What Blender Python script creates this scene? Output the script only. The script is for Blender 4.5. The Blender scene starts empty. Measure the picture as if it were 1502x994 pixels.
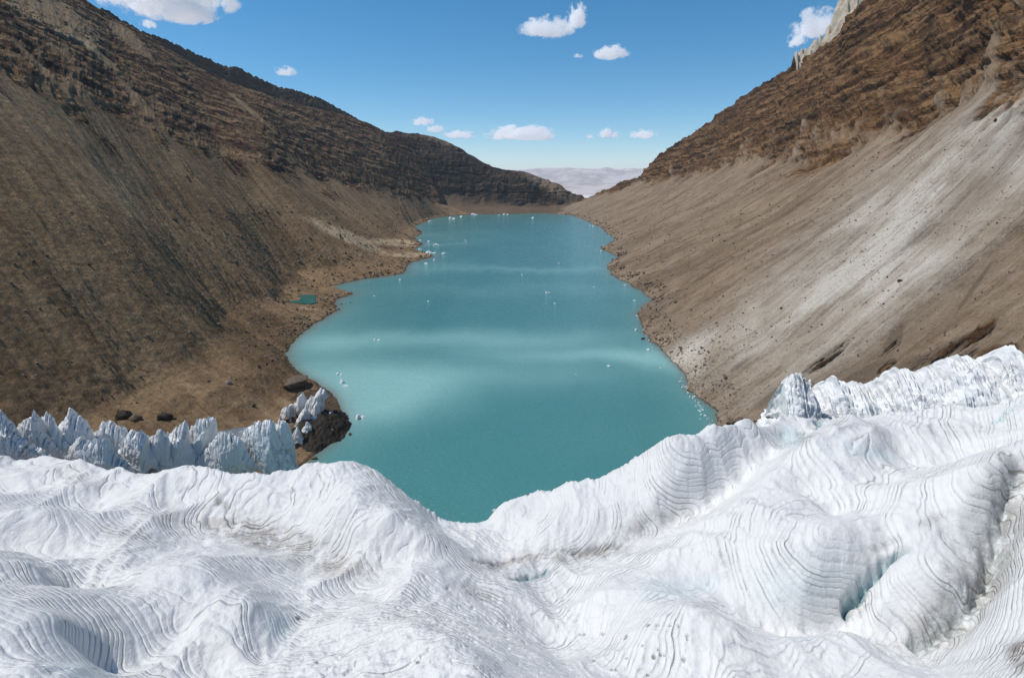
import bpy, math, random
import numpy as np

rng = np.random.default_rng(7)
random.seed(7)
S = bpy.context.scene
COL = S.collection

# ------------------------------------------------------------------ camera
CH, CF, CV0 = 150.0, 830.0, 262.0            # height over the lake, focal length in px of a 1502 px wide frame, horizon row
PITCH = math.atan((497 - CV0) / CF)
SP, CP = math.sin(PITCH), math.cos(PITCH)

def ray(u, v):
    a = (u - 751) / CF; b = -(v - 497) / CF
    return np.array([a, CP + b * SP, -SP + b * CP])
def at_z(u, v, z=0.0):
    d = ray(u, v); t = (z - CH) / d[2]
    return np.array([d[0] * t, d[1] * t, z])
def at_y(u, v, y):
    d = ray(u, v); t = y / d[1]
    return np.array([d[0] * t, y, CH + d[2] * t])
def project(P):
    x, y, z = P[..., 0], P[..., 1], P[..., 2] - CH
    dep = y * CP - z * SP
    up = y * SP + z * CP
    return 751 + CF * x / dep, 497 - CF * up / dep, dep

# ------------------------------------------------------------------ noise
PERM = rng.permutation(256).astype(np.int32)
PERM = np.concatenate([PERM, PERM, PERM])
G2 = np.stack([np.cos(np.arange(256) * 2.399), np.sin(np.arange(256) * 2.399)], 1).astype(np.float32)
G3 = rng.normal(size=(256, 3)); G3 = (G3 / np.linalg.norm(G3, axis=1)[:, None]).astype(np.float32)

def fade(t): return t * t * t * (t * (t * 6 - 15) + 10)
def perlin2(x, y):
    x = np.asarray(x, np.float32); y = np.asarray(y, np.float32)
    xi = np.floor(x); yi = np.floor(y); xf = x - xi; yf = y - yi
    xi = xi.astype(np.int32) & 255; yi = yi.astype(np.int32) & 255
    u = fade(xf); v = fade(yf)
    def g(ix, iy, fx, fy):
        h = G2[PERM[PERM[ix] + iy]]
        return h[..., 0] * fx + h[..., 1] * fy
    a = g(xi, yi, xf, yf); b = g((xi + 1) & 255, yi, xf - 1, yf)
    c = g(xi, (yi + 1) & 255, xf, yf - 1); d = g((xi + 1) & 255, (yi + 1) & 255, xf - 1, yf - 1)
    return ((a + u * (b - a)) * (1 - v) + (c + u * (d - c)) * v) * 1.5
def perlin3(x, y, z):
    x = np.asarray(x, np.float32); y = np.asarray(y, np.float32); z = np.asarray(z, np.float32)
    xi = np.floor(x); yi = np.floor(y); zi = np.floor(z)
    xf, yf, zf = x - xi, y - yi, z - zi
    xi = xi.astype(np.int32) & 255; yi = yi.astype(np.int32) & 255; zi = zi.astype(np.int32) & 255
    u, v, w = fade(xf), fade(yf), fade(zf)
    r = 0
    for dx in (0, 1):
        for dy in (0, 1):
            for dz in (0, 1):
                h = G3[PERM[PERM[PERM[(xi + dx) & 255] + ((yi + dy) & 255)] + ((zi + dz) & 255)]]
                g = h[..., 0] * (xf - dx) + h[..., 1] * (yf - dy) + h[..., 2] * (zf - dz)
                r = r + g * (u if dx else 1 - u) * (v if dy else 1 - v) * (w if dz else 1 - w)
    return r * 1.6
def fbm2(x, y, o=4, g=0.5, ridge=False):
    r = 0; a = 1.0; t = 0
    for i in range(o):
        n = perlin2(x * 2 ** i + 17.3 * i, y * 2 ** i + 9.1 * i)
        if ridge: n = 1 - 2 * np.abs(n)
        r = r + a * n; t += a; a *= g
    return r / t
def fbm3(x, y, z, o=4, g=0.5, ridge=False):
    r = 0; a = 1.0; t = 0
    for i in range(o):
        n = perlin3(x * 2 ** i + 17.3 * i, y * 2 ** i + 9.1 * i, z * 2 ** i + 4.7 * i)
        if ridge: n = 1 - 2 * np.abs(n)
        r = r + a * n; t += a; a *= g
    return r / t
def sstep(a, b, x):
    t = np.clip((x - a) / (b - a), 0, 1); return t * t * (3 - 2 * t)

def pchip(xk, yk, x):
    """monotone cubic; yk may be (n, ...) ; x 1-d"""
    xk = np.asarray(xk, float); yk = np.asarray(yk, float)
    sh = yk.shape[1:]; yk = yk.reshape(len(xk), -1)
    h = np.diff(xk)[:, None]; d = np.diff(yk, axis=0) / h
    m = np.zeros_like(yk)
    w1 = 2 * h[1:] + h[:-1]; w2 = h[1:] + 2 * h[:-1]
    same = d[:-1] * d[1:] > 0
    with np.errstate(all='ignore'):
        hm = (w1 + w2) / (w1 / d[:-1] + w2 / d[1:])
    m[1:-1] = np.where(same, hm, 0); m[0] = d[0]; m[-1] = d[-1]
    i = np.clip(np.searchsorted(xk, x) - 1, 0, len(xk) - 2)
    t = ((x - xk[i]) / (xk[i + 1] - xk[i]))[:, None]; hh = h[i]
    r = ((1 + 2 * t) * (1 - t) ** 2 * yk[i] + t * (1 - t) ** 2 * hh * m[i]
         + t * t * (3 - 2 * t) * yk[i + 1] + t * t * (t - 1) * hh * m[i + 1])
    return r.reshape((len(x),) + sh)

# ------------------------------------------------------------------ mesh helpers
def link(o, parent=None):
    COL.objects.link(o)
    if parent: o.parent = parent
    return o
def tag(o, label=None, cat=None, group=None, kind=None):
    if label: o['label'] = label
    if cat: o['category'] = cat
    if group: o['group'] = group
    if kind: o['kind'] = kind
    return o
def mesh_raw(name, V, F, mat, attrs=None, smooth=True):
    V = np.asarray(V, np.float32).reshape(-1, 3); F = np.asarray(F, np.int32)
    k = F.shape[1]
    me = bpy.data.meshes.new(name)
    me.vertices.add(len(V)); me.vertices.foreach_set('co', V.ravel())
    me.loops.add(F.size); me.loops.foreach_set('vertex_index', F.ravel())
    me.polygons.add(len(F)); me.polygons.foreach_set('loop_start', np.arange(0, F.size, k, dtype=np.int32))
    me.polygons.foreach_set('use_smooth', np.full(len(F), smooth))
    me.update(calc_edges=True)
    for n, a in (attrs or {}).items():
        a = np.asarray(a, np.float32)
        if a.ndim == 2 and a.shape[1] == 4:
            at = me.attributes.new(n, 'FLOAT_COLOR', 'POINT'); at.data.foreach_set('color', a.ravel())
        elif a.ndim == 2 and a.shape[1] == 3:
            at = me.attributes.new(n, 'FLOAT_VECTOR', 'POINT'); at.data.foreach_set('vector', a.ravel())
        else:
            at = me.attributes.new(n, 'FLOAT', 'POINT'); at.data.foreach_set('value', a.ravel())
    if mat: me.materials.append(mat)
    return me
def grid_faces(n, m, wrap=False, flip=False):
    i, j = np.meshgrid(np.arange(n - 1), np.arange(m if wrap else m - 1), indexing='ij')
    a = i * m + j; b = i * m + (j + 1) % m; c = (i + 1) * m + (j + 1) % m; d = (i + 1) * m + j
    F = np.stack([a, b, c, d], -1).reshape(-1, 4)
    return F[:, ::-1] if flip else F
def grid_obj(name, P, mat, attrs=None, flip=False, keep=None):
    n, m = P.shape[:2]
    F = grid_faces(n, m, flip=flip)
    if keep is not None:
        kv = keep.ravel(); F = F[kv[F].all(1)]
    at = {k: (a.reshape(n * m, -1) if a.ndim == 3 else a.ravel()) for k, a in (attrs or {}).items()}
    return link(bpy.data.objects.new(name, mesh_raw(name, P.reshape(-1, 3), F, mat, at)))
def normals(P):
    du = np.gradient(P, axis=0); dv = np.gradient(P, axis=1)
    N = np.cross(du, dv); N /= np.linalg.norm(N, axis=-1, keepdims=True) + 1e-9
    return N * np.where(N[..., 2:3] < 0, -1, 1)

# ------------------------------------------------------------------ node helpers
class NT:
    def __init__(s, name):
        s.m = bpy.data.materials.new(name); s.m.use_nodes = True
        s.t = s.m.node_tree; s.t.nodes.clear()
        s.out = s.n('ShaderNodeOutputMaterial')
    def n(s, typ, **kw):
        nd = s.t.nodes.new(typ)
        for k, v in kw.items(): setattr(nd, k, v)
        return nd
    def set(s, sock, v):
        if isinstance(v, bpy.types.NodeSocket): s.t.links.new(v, sock)
        elif isinstance(v, (tuple, list)) and sock.type == 'RGBA' and len(v) == 3: sock.default_value = (*v, 1)
        else: sock.default_value = v
    def math(s, op, a, b=0.0, c=0.0, clamp=False):
        nd = s.n('ShaderNodeMath', operation=op, use_clamp=clamp)
        s.set(nd.inputs[0], a); s.set(nd.inputs[1], b); s.set(nd.inputs[2], c); return nd.outputs[0]
    def vmath(s, op, a, b=(0, 0, 0)):
        nd = s.n('ShaderNodeVectorMath', operation=op)
        s.set(nd.inputs[0], a); s.set(nd.inputs[1], b); return nd.outputs[1] if op in ('LENGTH', 'DISTANCE', 'DOT_PRODUCT') else nd.outputs[0]
    def mix(s, f, a, b, blend='MIX'):
        nd = s.n('ShaderNodeMix', data_type='RGBA', blend_type=blend); nd.clamp_factor = True
        s.set(nd.inputs[0], f); s.set(nd.inputs[6], a); s.set(nd.inputs[7], b); return nd.outputs[2]
    def noise(s, vec, scale, detail=4, rough=0.55, dist=0.0):
        nd = s.n('ShaderNodeTexNoise')
        s.set(nd.inputs['Vector'], vec); nd.inputs['Scale'].default_value = scale
        nd.inputs['Detail'].default_value = detail; nd.inputs['Roughness'].default_value = rough
        nd.inputs['Distortion'].default_value = dist; return nd.outputs['Fac']
    def voro(s, vec, scale, rand=1.0, out='Distance', feature='F1'):
        nd = s.n('ShaderNodeTexVoronoi', feature=feature)
        s.set(nd.inputs['Vector'], vec); nd.inputs['Scale'].default_value = scale
        nd.inputs['Randomness'].default_value = rand; return nd.outputs[out]
    def ramp(s, f, a, b, lo=0.0, hi=1.0):
        nd = s.n('ShaderNodeMapRange', interpolation_type='SMOOTHSTEP')
        s.set(nd.inputs[0], f); s.set(nd.inputs[1], a); s.set(nd.inputs[2], b); s.set(nd.inputs[3], lo); s.set(nd.inputs[4], hi)
        return nd.outputs[0]
    def attr(s, name, out='Fac'):
        nd = s.n('ShaderNodeAttribute', attribute_name=name); return nd.outputs[out]
    def sep(s, v):
        nd = s.n('ShaderNodeSeparateXYZ'); s.set(nd.inputs[0], v); return nd.outputs
    def comb(s, x, y, z):
        nd = s.n('ShaderNodeCombineXYZ'); s.set(nd.inputs[0], x); s.set(nd.inputs[1], y); s.set(nd.inputs[2], z); return nd.outputs[0]
    def pos(s): return s.n('ShaderNodeNewGeometry').outputs['Position']
    def bump(s, h, dist, strength=1.0, nrm=None):
        nd = s.n('ShaderNodeBump'); s.set(nd.inputs['Height'], h); nd.inputs['Distance'].default_value = dist
        nd.inputs['Strength'].default_value = strength
        if nrm is not None: s.set(nd.inputs['Normal'], nrm)
        return nd.outputs[0]
    def bsdf(s, col, rough=0.9, spec=0.2, nrm=None, **kw):
        nd = s.n('ShaderNodeBsdfPrincipled')
        s.set(nd.inputs['Base Color'], col); s.set(nd.inputs['Roughness'], rough)
        nd.inputs['Specular IOR Level'].default_value = spec
        if nrm is not None: s.set(nd.inputs['Normal'], nrm)
        for k, v in kw.items(): s.set(nd.inputs[k], v)
        s.t.links.new(nd.outputs[0], s.out.inputs[0]); return s.m

# ------------------------------------------------------------------ materials
def terrain_mat(name, scree_a, scree_b, pale, cliff_a, cliff_b, cliff_c):
    s = NT(name)
    P = s.pos()
    fl = s.attr('flow', 'Vector')                       # metres along the wall, metres up the fall line
    mk = s.sep(s.attr('mask', 'Color'))                 # r cliff, g pale ground and painted sunlight, b darker ground and painted shade
    st1 = s.noise(s.vmath('MULTIPLY', fl, (.06, .006, 0)), 1.0, 6, .62, .3)
    st2 = s.noise(s.vmath('MULTIPLY', fl, (.3, .018, 0)), 1.0, 5, .65, .2)
    big = s.noise(P, .012, 5, .6)
    mid = s.noise(P, .07, 6, .68)
    fine = s.noise(P, .55, 5, .72)
    f = s.math('ADD', s.math('MULTIPLY', st1, .9), s.math('ADD', s.math('MULTIPLY', st2, .55), s.math('ADD', s.math('MULTIPLY', mid, .7), s.math('MULTIPLY', big, .55))))
    f = s.ramp(f, 1.02, 1.68)
    sc = s.mix(f, scree_a, scree_b)
    pf = s.math('MULTIPLY', mk[1], s.ramp(s.math('ADD', s.math('ADD', st1, st2), s.math('MULTIPLY', mid, .5)), .85, 1.45, .35, 1.25), clamp=True)
    sc = s.mix(pf, sc, pale)
    # ---- cliff colour: tilted beds and joints
    x = s.sep(P)
    bed = s.math('ADD', x[2], s.math('ADD', s.math('MULTIPLY', x[1], .10), s.math('ADD', s.math('MULTIPLY', s.math('SUBTRACT', big, .5), 60), s.math('MULTIPLY', s.math('SUBTRACT', mid, .5), 6))))
    b1 = s.noise(s.comb(s.math('MULTIPLY', x[1], .004), s.math('MULTIPLY', x[0], .004), s.math('MULTIPLY', bed, .022)), 1.0, 5, .7)
    b2 = s.noise(s.comb(s.math('MULTIPLY', x[1], .005), s.math('MULTIPLY', x[0], .005), s.math('MULTIPLY', bed, .085)), 1.0, 4, .7)
    jt = s.noise(s.vmath('MULTIPLY', fl, (.09, .03, 0)), 1.0, 6, .72)
    cl = s.mix(s.ramp(s.math('ADD', s.math('MULTIPLY', b1, .6), s.math('MULTIPLY', big, .5)), .42, .66), cliff_a, cliff_b)
    cl = s.mix(s.math('MULTIPLY', s.ramp(s.math('ADD', b2, s.math('MULTIPLY', jt, .5)), .70, .88), .8), cl, cliff_c)
    cl = s.mix(s.ramp(b2, .42, .30, 0, .8), cl, tuple(c * .5 for c in cliff_a))
    cl = s.mix(s.ramp(jt, .5, .28, 0, .7), cl, tuple(c * .45 for c in cliff_a))
    col = s.mix(mk[0], sc, cl)
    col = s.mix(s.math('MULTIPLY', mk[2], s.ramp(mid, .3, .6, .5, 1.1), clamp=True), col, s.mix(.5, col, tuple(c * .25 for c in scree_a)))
    # ---- stones: light and dark single stones
    v1 = s.n('ShaderNodeTexVoronoi'); s.set(v1.inputs['Vector'], P); v1.inputs['Scale'].default_value = .34
    vc = s.sep(v1.outputs['Color'])
    stone = s.math('MULTIPLY', s.ramp(v1.outputs['Distance'], .26, .2), s.math('MULTIPLY', s.math('MULTIPLY', s.math('GREATER_THAN', vc[0], .86), s.ramp(mid, .42, .56)), s.ramp(mk[0], .1, .6, 1.0, 0.0)))
    col = s.mix(s.math('MULTIPLY', stone, .85), col, s.mix(vc[1], tuple(c * .3 for c in scree_a), tuple(min(c * 1.75, .6) for c in scree_b)))
    col = s.mix(s.ramp(fine, .3, .7, .42, -.1), col, s.mix(.5, col, (0, 0, 0)))
    # ---- wet, dark rim at the waterline, with a rusty tide band above it
    wet = s.ramp(s.math('ADD', x[2], s.math('MULTIPLY', mid, 1.2)), 1.3, .9)
    col = s.mix(s.math('MULTIPLY', wet, .72), col, (.035, .028, .022))
    h = s.math('ADD', s.math('MULTIPLY', s.math('MULTIPLY', mid, 3.0), s.ramp(mk[0], 0.0, 1.0, 1.0, .3)), s.math('ADD', s.math('MULTIPLY', fine, 1.0), s.math('MULTIPLY', st2, 1.2)))
    h = s.math('ADD', h, s.math('MULTIPLY', mk[0], s.math('ADD', s.math('MULTIPLY', b2, 11.0), s.math('MULTIPLY', jt, 2.0))))
    h = s.math('ADD', h, s.math('MULTIPLY', stone, .7))
    return s.bsdf(col, .95, .1, s.bump(h, 1.0, 1.0))

M_left = terrain_mat('brown_scree', (.175, .108, .056), (.335, .228, .128), (.56, .42, .26), (.028, .014, .008), (.088, .044, .021), (.36, .22, .11))  # crag tones darkened to carry the cloud shade on this ridge
M_right = terrain_mat('tan_scree', (.165, .112, .07), (.345, .262, .182), (.58, .53, .455), (.05, .026, .012), (.135, .066, .026), (.30, .17, .078))
M_back = terrain_mat('shade_dark_scree', (.095, .066, .043), (.19, .13, .082), (.42, .30, .20), (.026, .022, .021), (.046, .037, .032), (.12, .08, .05))  # rock tones darkened to give the far ridge its shade

def make_water(name, deep, milk):
    s = NT(name); P = s.pos()
    x = s.sep(P)
    si = s.attr('silt'); sh = s.attr('shore')
    nz = s.noise(s.vmath('MULTIPLY', P, (.008, .003, 0)), 1.0, 4, .6, .6)
    f = s.math('ADD', si, s.math('MULTIPLY', s.math('SUBTRACT', nz, .5), .25), clamp=True)
    col = s.mix(f, deep, milk)
    col = s.mix(s.math('MULTIPLY', sh, .8), col, (.17, .135, .10))
    w1 = s.noise(s.vmath('MULTIPLY', P, (.35, .6, 0)), 1.0, 4, .6, .4)
    w2 = s.noise(s.vmath('MULTIPLY', P, (.06, .11, 0)), 1.0, 3, .5)
    nrm = s.bump(s.math('ADD', w1, s.math('MULTIPLY', w2, .8)), .8, .85)
    return s.bsdf(col, .16, .5, nrm, **{'IOR': 1.33})
M_lake = make_water('glacial_water', (.042, .192, .192), (.26, .50, .475))
M_pond = make_water('pond_water', (.012, .115, .09), (.02, .15, .12))

def make_ice(name, lines):
    s = NT(name); P = s.pos()
    n0 = s.noise(P, .035, 4, .6); n1 = s.noise(P, .22, 6, .68); n2 = s.noise(P, 1.4, 5, .75)
    col = s.mix(s.ramp(n0, .35, .7), (.72, .715, .70), (.78, .765, .735))
    h = s.math('ADD', s.math('MULTIPLY', n1, .9), s.math('MULTIPLY', n2, .35))
    if lines:
        ph = s.attr('phase'); dirt = s.attr('dirt'); blue = s.attr('blue')
        ph = s.math('ADD', ph, s.math('ADD', s.math('MULTIPLY', s.math('SUBTRACT', n1, .5), .35), s.math('MULTIPLY', s.math('SUBTRACT', n2, .5), .16)))
        tri = s.math('ABSOLUTE', s.math('SUBTRACT', s.math('FRACT', ph), .5))            # .5 at a line, 0 between
        idn = s.noise(s.comb(s.math('FLOOR', s.math('ADD', ph, .5)), 0.0, 0.0), 3.7, 0, 0)
        seg = s.noise(P, .11, 4, .7)
        var = s.ramp(s.math('ADD', n0, s.math('MULTIPLY', seg, .7)), .62, 1.05, .12, 1.1)
        ln = s.math('MULTIPLY', s.ramp(tri, .22, .5), s.math('MULTIPLY', var, s.ramp(idn, .3, .65, .3, 1.0)), clamp=True)
        thin = s.math('MULTIPLY', s.ramp(s.math('ADD', tri, s.math('MULTIPLY', dirt, .05)), .42, .49), s.math('MULTIPLY', s.ramp(s.math('ADD', seg, s.math('MULTIPLY', dirt, .12)), .47, .62), s.ramp(idn, .42, .6, .15, 1.0)), clamp=True)
        col = s.mix(s.math('MULTIPLY', ln, .55), col, (.575, .605, .635))
        col = s.mix(s.math('MULTIPLY', thin, s.math('ADD', .20, s.math('MULTIPLY', dirt, .9)), clamp=True), col, (.16, .12, .085))
        col = s.mix(s.math('MULTIPLY', blue, s.ramp(n1, .35, .65, .5, 1.0), clamp=True), col, (.33, .58, .62))
        df = s.math('MULTIPLY', dirt, s.ramp(s.math('ADD', s.math('MULTIPLY', n1, .8), s.math('MULTIPLY', n2, .5)), .50, .72), clamp=True)
        col = s.mix(s.math('MULTIPLY', df, .8), col, (.17, .13, .095))
        h = s.math('SUBTRACT', h, s.math('MULTIPLY', ln, .45))
        h = s.math('SUBTRACT', h, s.math('MULTIPLY', thin, .3))
    else:
        col = s.mix(s.ramp(n0, .35, .7), (.82, .82, .81), (.87, .865, .85))
        gl = s.attr('glaze')
        col = s.mix(s.math('MULTIPLY', gl, s.ramp(n1, .3, .62, .35, 1.0), clamp=True), col, (.73, .83, .835))
        x = s.sep(P)
        vs = s.noise(s.vmath('MULTIPLY', P, (.32, .32, .16)), 1.0, 5, .65, .4)
        gr = s.attr('grime')
        crack = s.ramp(s.math('ABSOLUTE', s.math('SUBTRACT', vs, .5)), .022, .004)
        crack = s.math('MULTIPLY', crack, s.ramp(n0, .5, .66))
        col = s.mix(s.math('MULTIPLY', crack, .4), col, (.25, .24, .23))
        gf = s.math('MULTIPLY', gr, s.ramp(s.math('ADD', vs, s.math('MULTIPLY', n1, .6)), .72, .98), clamp=True)
        col = s.mix(s.math('MULTIPLY', gf, .85), col, (.16, .125, .095))
        h = s.math('SUBTRACT', h, s.math('MULTIPLY', crack, .8))
        h = s.math('ADD', h, s.math('MULTIPLY', vs, .35))
    return s.bsdf(col, .55, .35, s.bump(h, .55, .9))
M_glacier = make_ice('banded_glacier_ice', True)
M_serac = make_ice('serac_ice', False)

def make_rock(name, a, b):
    s = NT(name); P = s.pos()
    n1 = s.noise(P, .5, 6, .7); n2 = s.noise(P, .12, 4, .6)
    col = s.mix(s.ramp(s.math('ADD', s.math('MULTIPLY', n1, .6), s.math('MULTIPLY', n2, .5)), .38, .72), a, b)
    return s.bsdf(col, .95, .1, s.bump(n1, .8, 1.0))
M_rock_dark = make_rock('dark_rock', (.035, .028, .022), (.085, .065, .05))
M_wet = make_rock('wet_moraine', (.013, .0115, .010), (.058, .048, .038))
M_rock_brown = make_rock('brown_rock', (.10, .073, .05), (.21, .16, .115))
M_rock_pale = make_rock('pale_rock', (.40, .33, .24), (.62, .53, .41))
M_rock_grey = make_rock('grey_rock', (.17, .15, .135), (.34, .31, .28))

# ------------------------------------------------------------------ valley walls
def to_pt(q):
    return at_z(q[0], q[1], 0.0) if len(q) == 2 else np.array(q, float)
def poly_interp(ks, pts, s, smooth=True):
    if smooth: return pchip(np.array(ks), np.array(pts), s)
    return np.stack([np.interp(s, ks, np.array(pts)[:, c]) for c in range(3)], 1)

def build_wall(shore, base, crest, sgn, ns, nt, bench, skirt=True):
    sk = [a[0] for a in shore]; sp = [to_pt(a[1]) for a in shore]
    def shore_at(s): return np.array([np.interp(s, sk, np.array(sp)[:, c]) for c in range(3)])
    bk, bp = [], []
    for s, q in base:
        bk.append(s)
        bp.append(at_y(*q[1:]) if q[0] == 'y' else np.array(q, float))
    def base_at(s): return np.array([np.interp(s, bk, np.array(bp)[:, c]) for c in range(3)])
    ck, cp = [], []
    for s, q in crest:
        ck.append(s)
        cp.append(at_y(*q[1:]) if q[0] == 'y' else np.array(q, float))
    # sample stations so that samples follow the picture's detail: even in s
    s = np.linspace(sk[0], sk[-1], ns)
    A = poly_interp(sk, sp, s, False); B = poly_interp(bk, bp, s); C = poly_interp(ck, cp, s)
    k = 5; ker = np.hanning(2 * k + 3)[1:-1]; ker /= ker.sum()
    for c in range(2): A[:, c] = np.convolve(np.pad(A[:, c], k, mode='edge'), ker, 'valid')
    wig = np.clip(A[:, 1] / 500, .5, 2.2) * (3.2 * perlin2(s * 9, s * 0 + sgn) + 1.8 * perlin2(s * 23, s * 0 + 2 + sgn) + 1.1 * perlin2(s * 55, s * 0 + 4))
    A[:, 0] += wig; 
    bf, bz = bench(s)
    out = np.stack([np.full_like(s, sgn), np.full_like(s, .25), np.zeros_like(s)], 1)
    under = A - (B - A) * np.array([1, 1, 0]) * .12 + np.array([0, 0, -14.])
    def fr(f, z):
        q = A + (B - A) * np.asarray(f)[:, None]; q[:, 2] = B[:, 2] * np.asarray(z); return q
    one = np.ones_like(s)
    bench_r = fr(bf, bz); mid_r = fr(.6 * one, .50 * one)
    back = C + out * 160 + np.array([0, 0, -50.]); sk1 = C + out * 900; sk1[:, 2] = C[:, 2] * .3 - 60
    sk2 = C + out * 1900; sk2[:, 2] = -330
    rows = np.stack([under, A, bench_r, mid_r, B, C, back, sk1, sk2])
    T = np.array([0, .05, .20, .44, .66, .92, .955, .98, 1.0])
    t = np.linspace(0, 1, nt)
    i = np.clip(np.searchsorted(T, t) - 1, 0, len(T) - 2); f_ = ((t - T[i]) / (T[i + 1] - T[i]))[:, None, None]
    lin = rows[i] * (1 - f_) + rows[i + 1] * f_
    kk = 14; kr = np.hanning(2 * kk + 3)[1:-1]; kr /= kr.sum()
    pad = np.concatenate([np.repeat(lin[:1], kk, 0), lin, np.repeat(lin[-1:], kk, 0)])
    sm_ = sum(kr[q] * pad[q:q + nt] for q in range(2 * kk + 1))
    P = np.where((t > .13)[:, None, None] & (t < .86)[:, None, None], sm_, lin)
    w_ = sstep(.10, .16, t)[:, None, None] * sstep(.90, .86, t)[:, None, None]
    P = lin * (1 - w_) + sm_ * w_                # (nt, ns, 3)
    P = np.transpose(P, (1, 0, 2)).copy()       # (ns, nt, 3)
    return s, t, T, P, A

def flow_coords(P):
    ds = np.linalg.norm(np.diff(P, axis=0), axis=2).mean(1) ; ds = np.concatenate([[0], np.cumsum(ds)])
    dt = np.linalg.norm(np.diff(P, axis=1), axis=2); dt = np.concatenate([np.zeros((P.shape[0], 1)), np.cumsum(dt, 1)], 1)
    return np.stack([np.repeat(ds[:, None], P.shape[1], 1), dt, np.zeros(P.shape[:2])], -1)

def blob(U, V, cu, cv, ru, rv, ang=0, soft=.6):
    a = math.radians(ang); x = (U - cu); y = (V - cv)
    xr = x * math.cos(a) + y * math.sin(a); yr = -x * math.sin(a) + y * math.cos(a)
    return 1 - sstep(1 - soft, 1 + soft * .3, np.sqrt((xr / ru) ** 2 + (yr / rv) ** 2))

def strata(P, dipy, scale, seed):
    w = P[..., 2] + dipy * P[..., 1] + 9 * perlin2(P[..., 0] * .012 + seed, P[..., 1] * .012) 
    lo = perlin2(w / scale, P[..., 1] * .003 + seed) + .5 * perlin2(w / scale * 2.7, P[..., 1] * .006 + seed + 3)
    return np.tanh(lo * 2.4)

def finish_wall(name, s, t, T, P, mat, sgn, cliff_gain, seed, label, pale_fn, dark_fn, cliff_fn, outcrop, rough=1.0, dip=.1):
    N = normals(P); fl = flow_coords(P)
    tt = np.repeat(t[None, :], len(s), 0)
    X, Y, Z = P[..., 0], P[..., 1], P[..., 2]
    sm, tm = fl[..., 0], fl[..., 1]
    U, V, D = project(P)
    # where bare rock stands out of the scree
    edge = fbm2(sm * .012 + seed, tm * .006, 5, .55) * .24 + fbm2(sm * .05 + seed, tm * .02, 3) * .06
    cl = sstep(.585, .70, tt + edge)
    cl = cl * (1 - .5 * sstep(.78, .62, tt) * sstep(-.05, .3, fbm2(sm * .035 + seed * 2, tm * .028, 5, .6)))
    cl = np.clip(cliff_fn(cl, U, V, tt, sm, tm), 0, 1)
    land = sstep(.045, .12, tt); foot = sstep(.05, .10, tt)
    back = 1 - sstep(.93, .97, tt)
    # scree: gullies that run down the fall line, hummocks low down
    gul = fbm2(sm * .022 + seed, tm * .0035, 4, .55, True)
    gul2 = fbm2(sm * .085 + seed, tm * .010 + 5, 3, .55)
    hum = fbm2(X * .02 + seed, Y * .02, 5, .5) * (1 - .75 * sstep(60, 25, np.hypot(X + 128, (Y - 350) * .7)))
    sc_amp = sstep(.08, .4, tt)
    disp = (gul * (2.4 if sgn < 0 else 6.0) * sc_amp + gul2 * (.8 if sgn < 0 else 1.5) * sc_amp + hum * (5.0 * (1 - sc_amp) + 2.0)) * (1 - cl) * rough
    # cliffs: beds + buttresses + joints
    but = fbm2(sm * .012 + seed + 7, tm * .008, 4, .5, True)
    jnt = fbm2(sm * .05 + seed, tm * .026, 4, .6, True)
    st = strata(P, dip, 15.0, seed)
    rg = fbm3(X * .03, Y * .03, Z * .03, 5, .6)
    rf = fbm3(X * .11, Y * .11, Z * .11, 4, .62)
    disp = disp + cl * cliff_gain * ((but - .75) * 16 + (jnt - .7) * 6 + st * 7.0 + rg * 4.5 + rf * .6)
    disp = disp * land * (0.25 + .75 * foot) * sstep(19, 50, np.hypot(X - pc[0], (Y - pc[1]) * .62))
    P = P + N * (disp * np.clip(back + .25, 0, 1))[..., None]
    fine = perlin2(X * .3, Y * .3) * .7 + perlin2(X * .8, Y * .8) * .35
    P[..., 2] += fine * land * .8
    U, V, D = project(P)
    cl = np.clip(np.maximum(cl, outcrop(U, V, sm, tm)), 0, 1)
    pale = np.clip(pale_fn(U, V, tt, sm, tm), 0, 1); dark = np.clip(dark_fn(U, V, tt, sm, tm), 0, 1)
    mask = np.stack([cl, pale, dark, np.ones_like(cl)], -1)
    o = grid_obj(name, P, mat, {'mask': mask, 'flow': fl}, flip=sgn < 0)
    tag(o, label, 'mountain', kind='structure')
    return o, P, (U, V, D)

# ---- the wall on the sunny-side left
Lshore = [(-2, (-175, 0, 0)), (-1, (-150, 150, 0)), (-.3, (-118, 258, 0)), (0, (436, 690)), (.15, (488, 645)), (.3, (504, 612)), (.42, (495, 585)), (.6, (470, 565)),
          (.8, (430, 540)), (1, (418, 520)), (1.4, (440, 490)), (1.7, (470, 470)), (2, (495, 455)), (2.18, (490, 440)), (2.3, (521, 431)), (2.42, (478, 421)),
          (2.7, (530, 410)), (3.0, (590, 402)), (3.15, (600, 386)), (3.3, (641, 375)), (3.42, (600, 368)), (3.55, (620, 360)), (3.8, (608, 350)), (4.05, (620, 340)), (4.3, (603, 335)), (4.7, (640, 318)), (5, (700, 314))]
Lbase = [(-2, (-430, 130, 225)), (-1, (-440, 290, 232)), (0, (-450, 470, 240)), (1, ('y', 100, 132, 700)), (1.6, ('y', 170, 165, 790)), (2, ('y', 230, 190, 860)), (2.5, ('y', 310, 220, 1000)), (3, ('y', 400, 246, 1100)), (3.5, ('y', 480, 264, 1550)), (4, ('y', 545, 280, 1900)), (4.5, ('y', 600, 290, 2250)), (5, ('y', 650, 300, 2600))]
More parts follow.
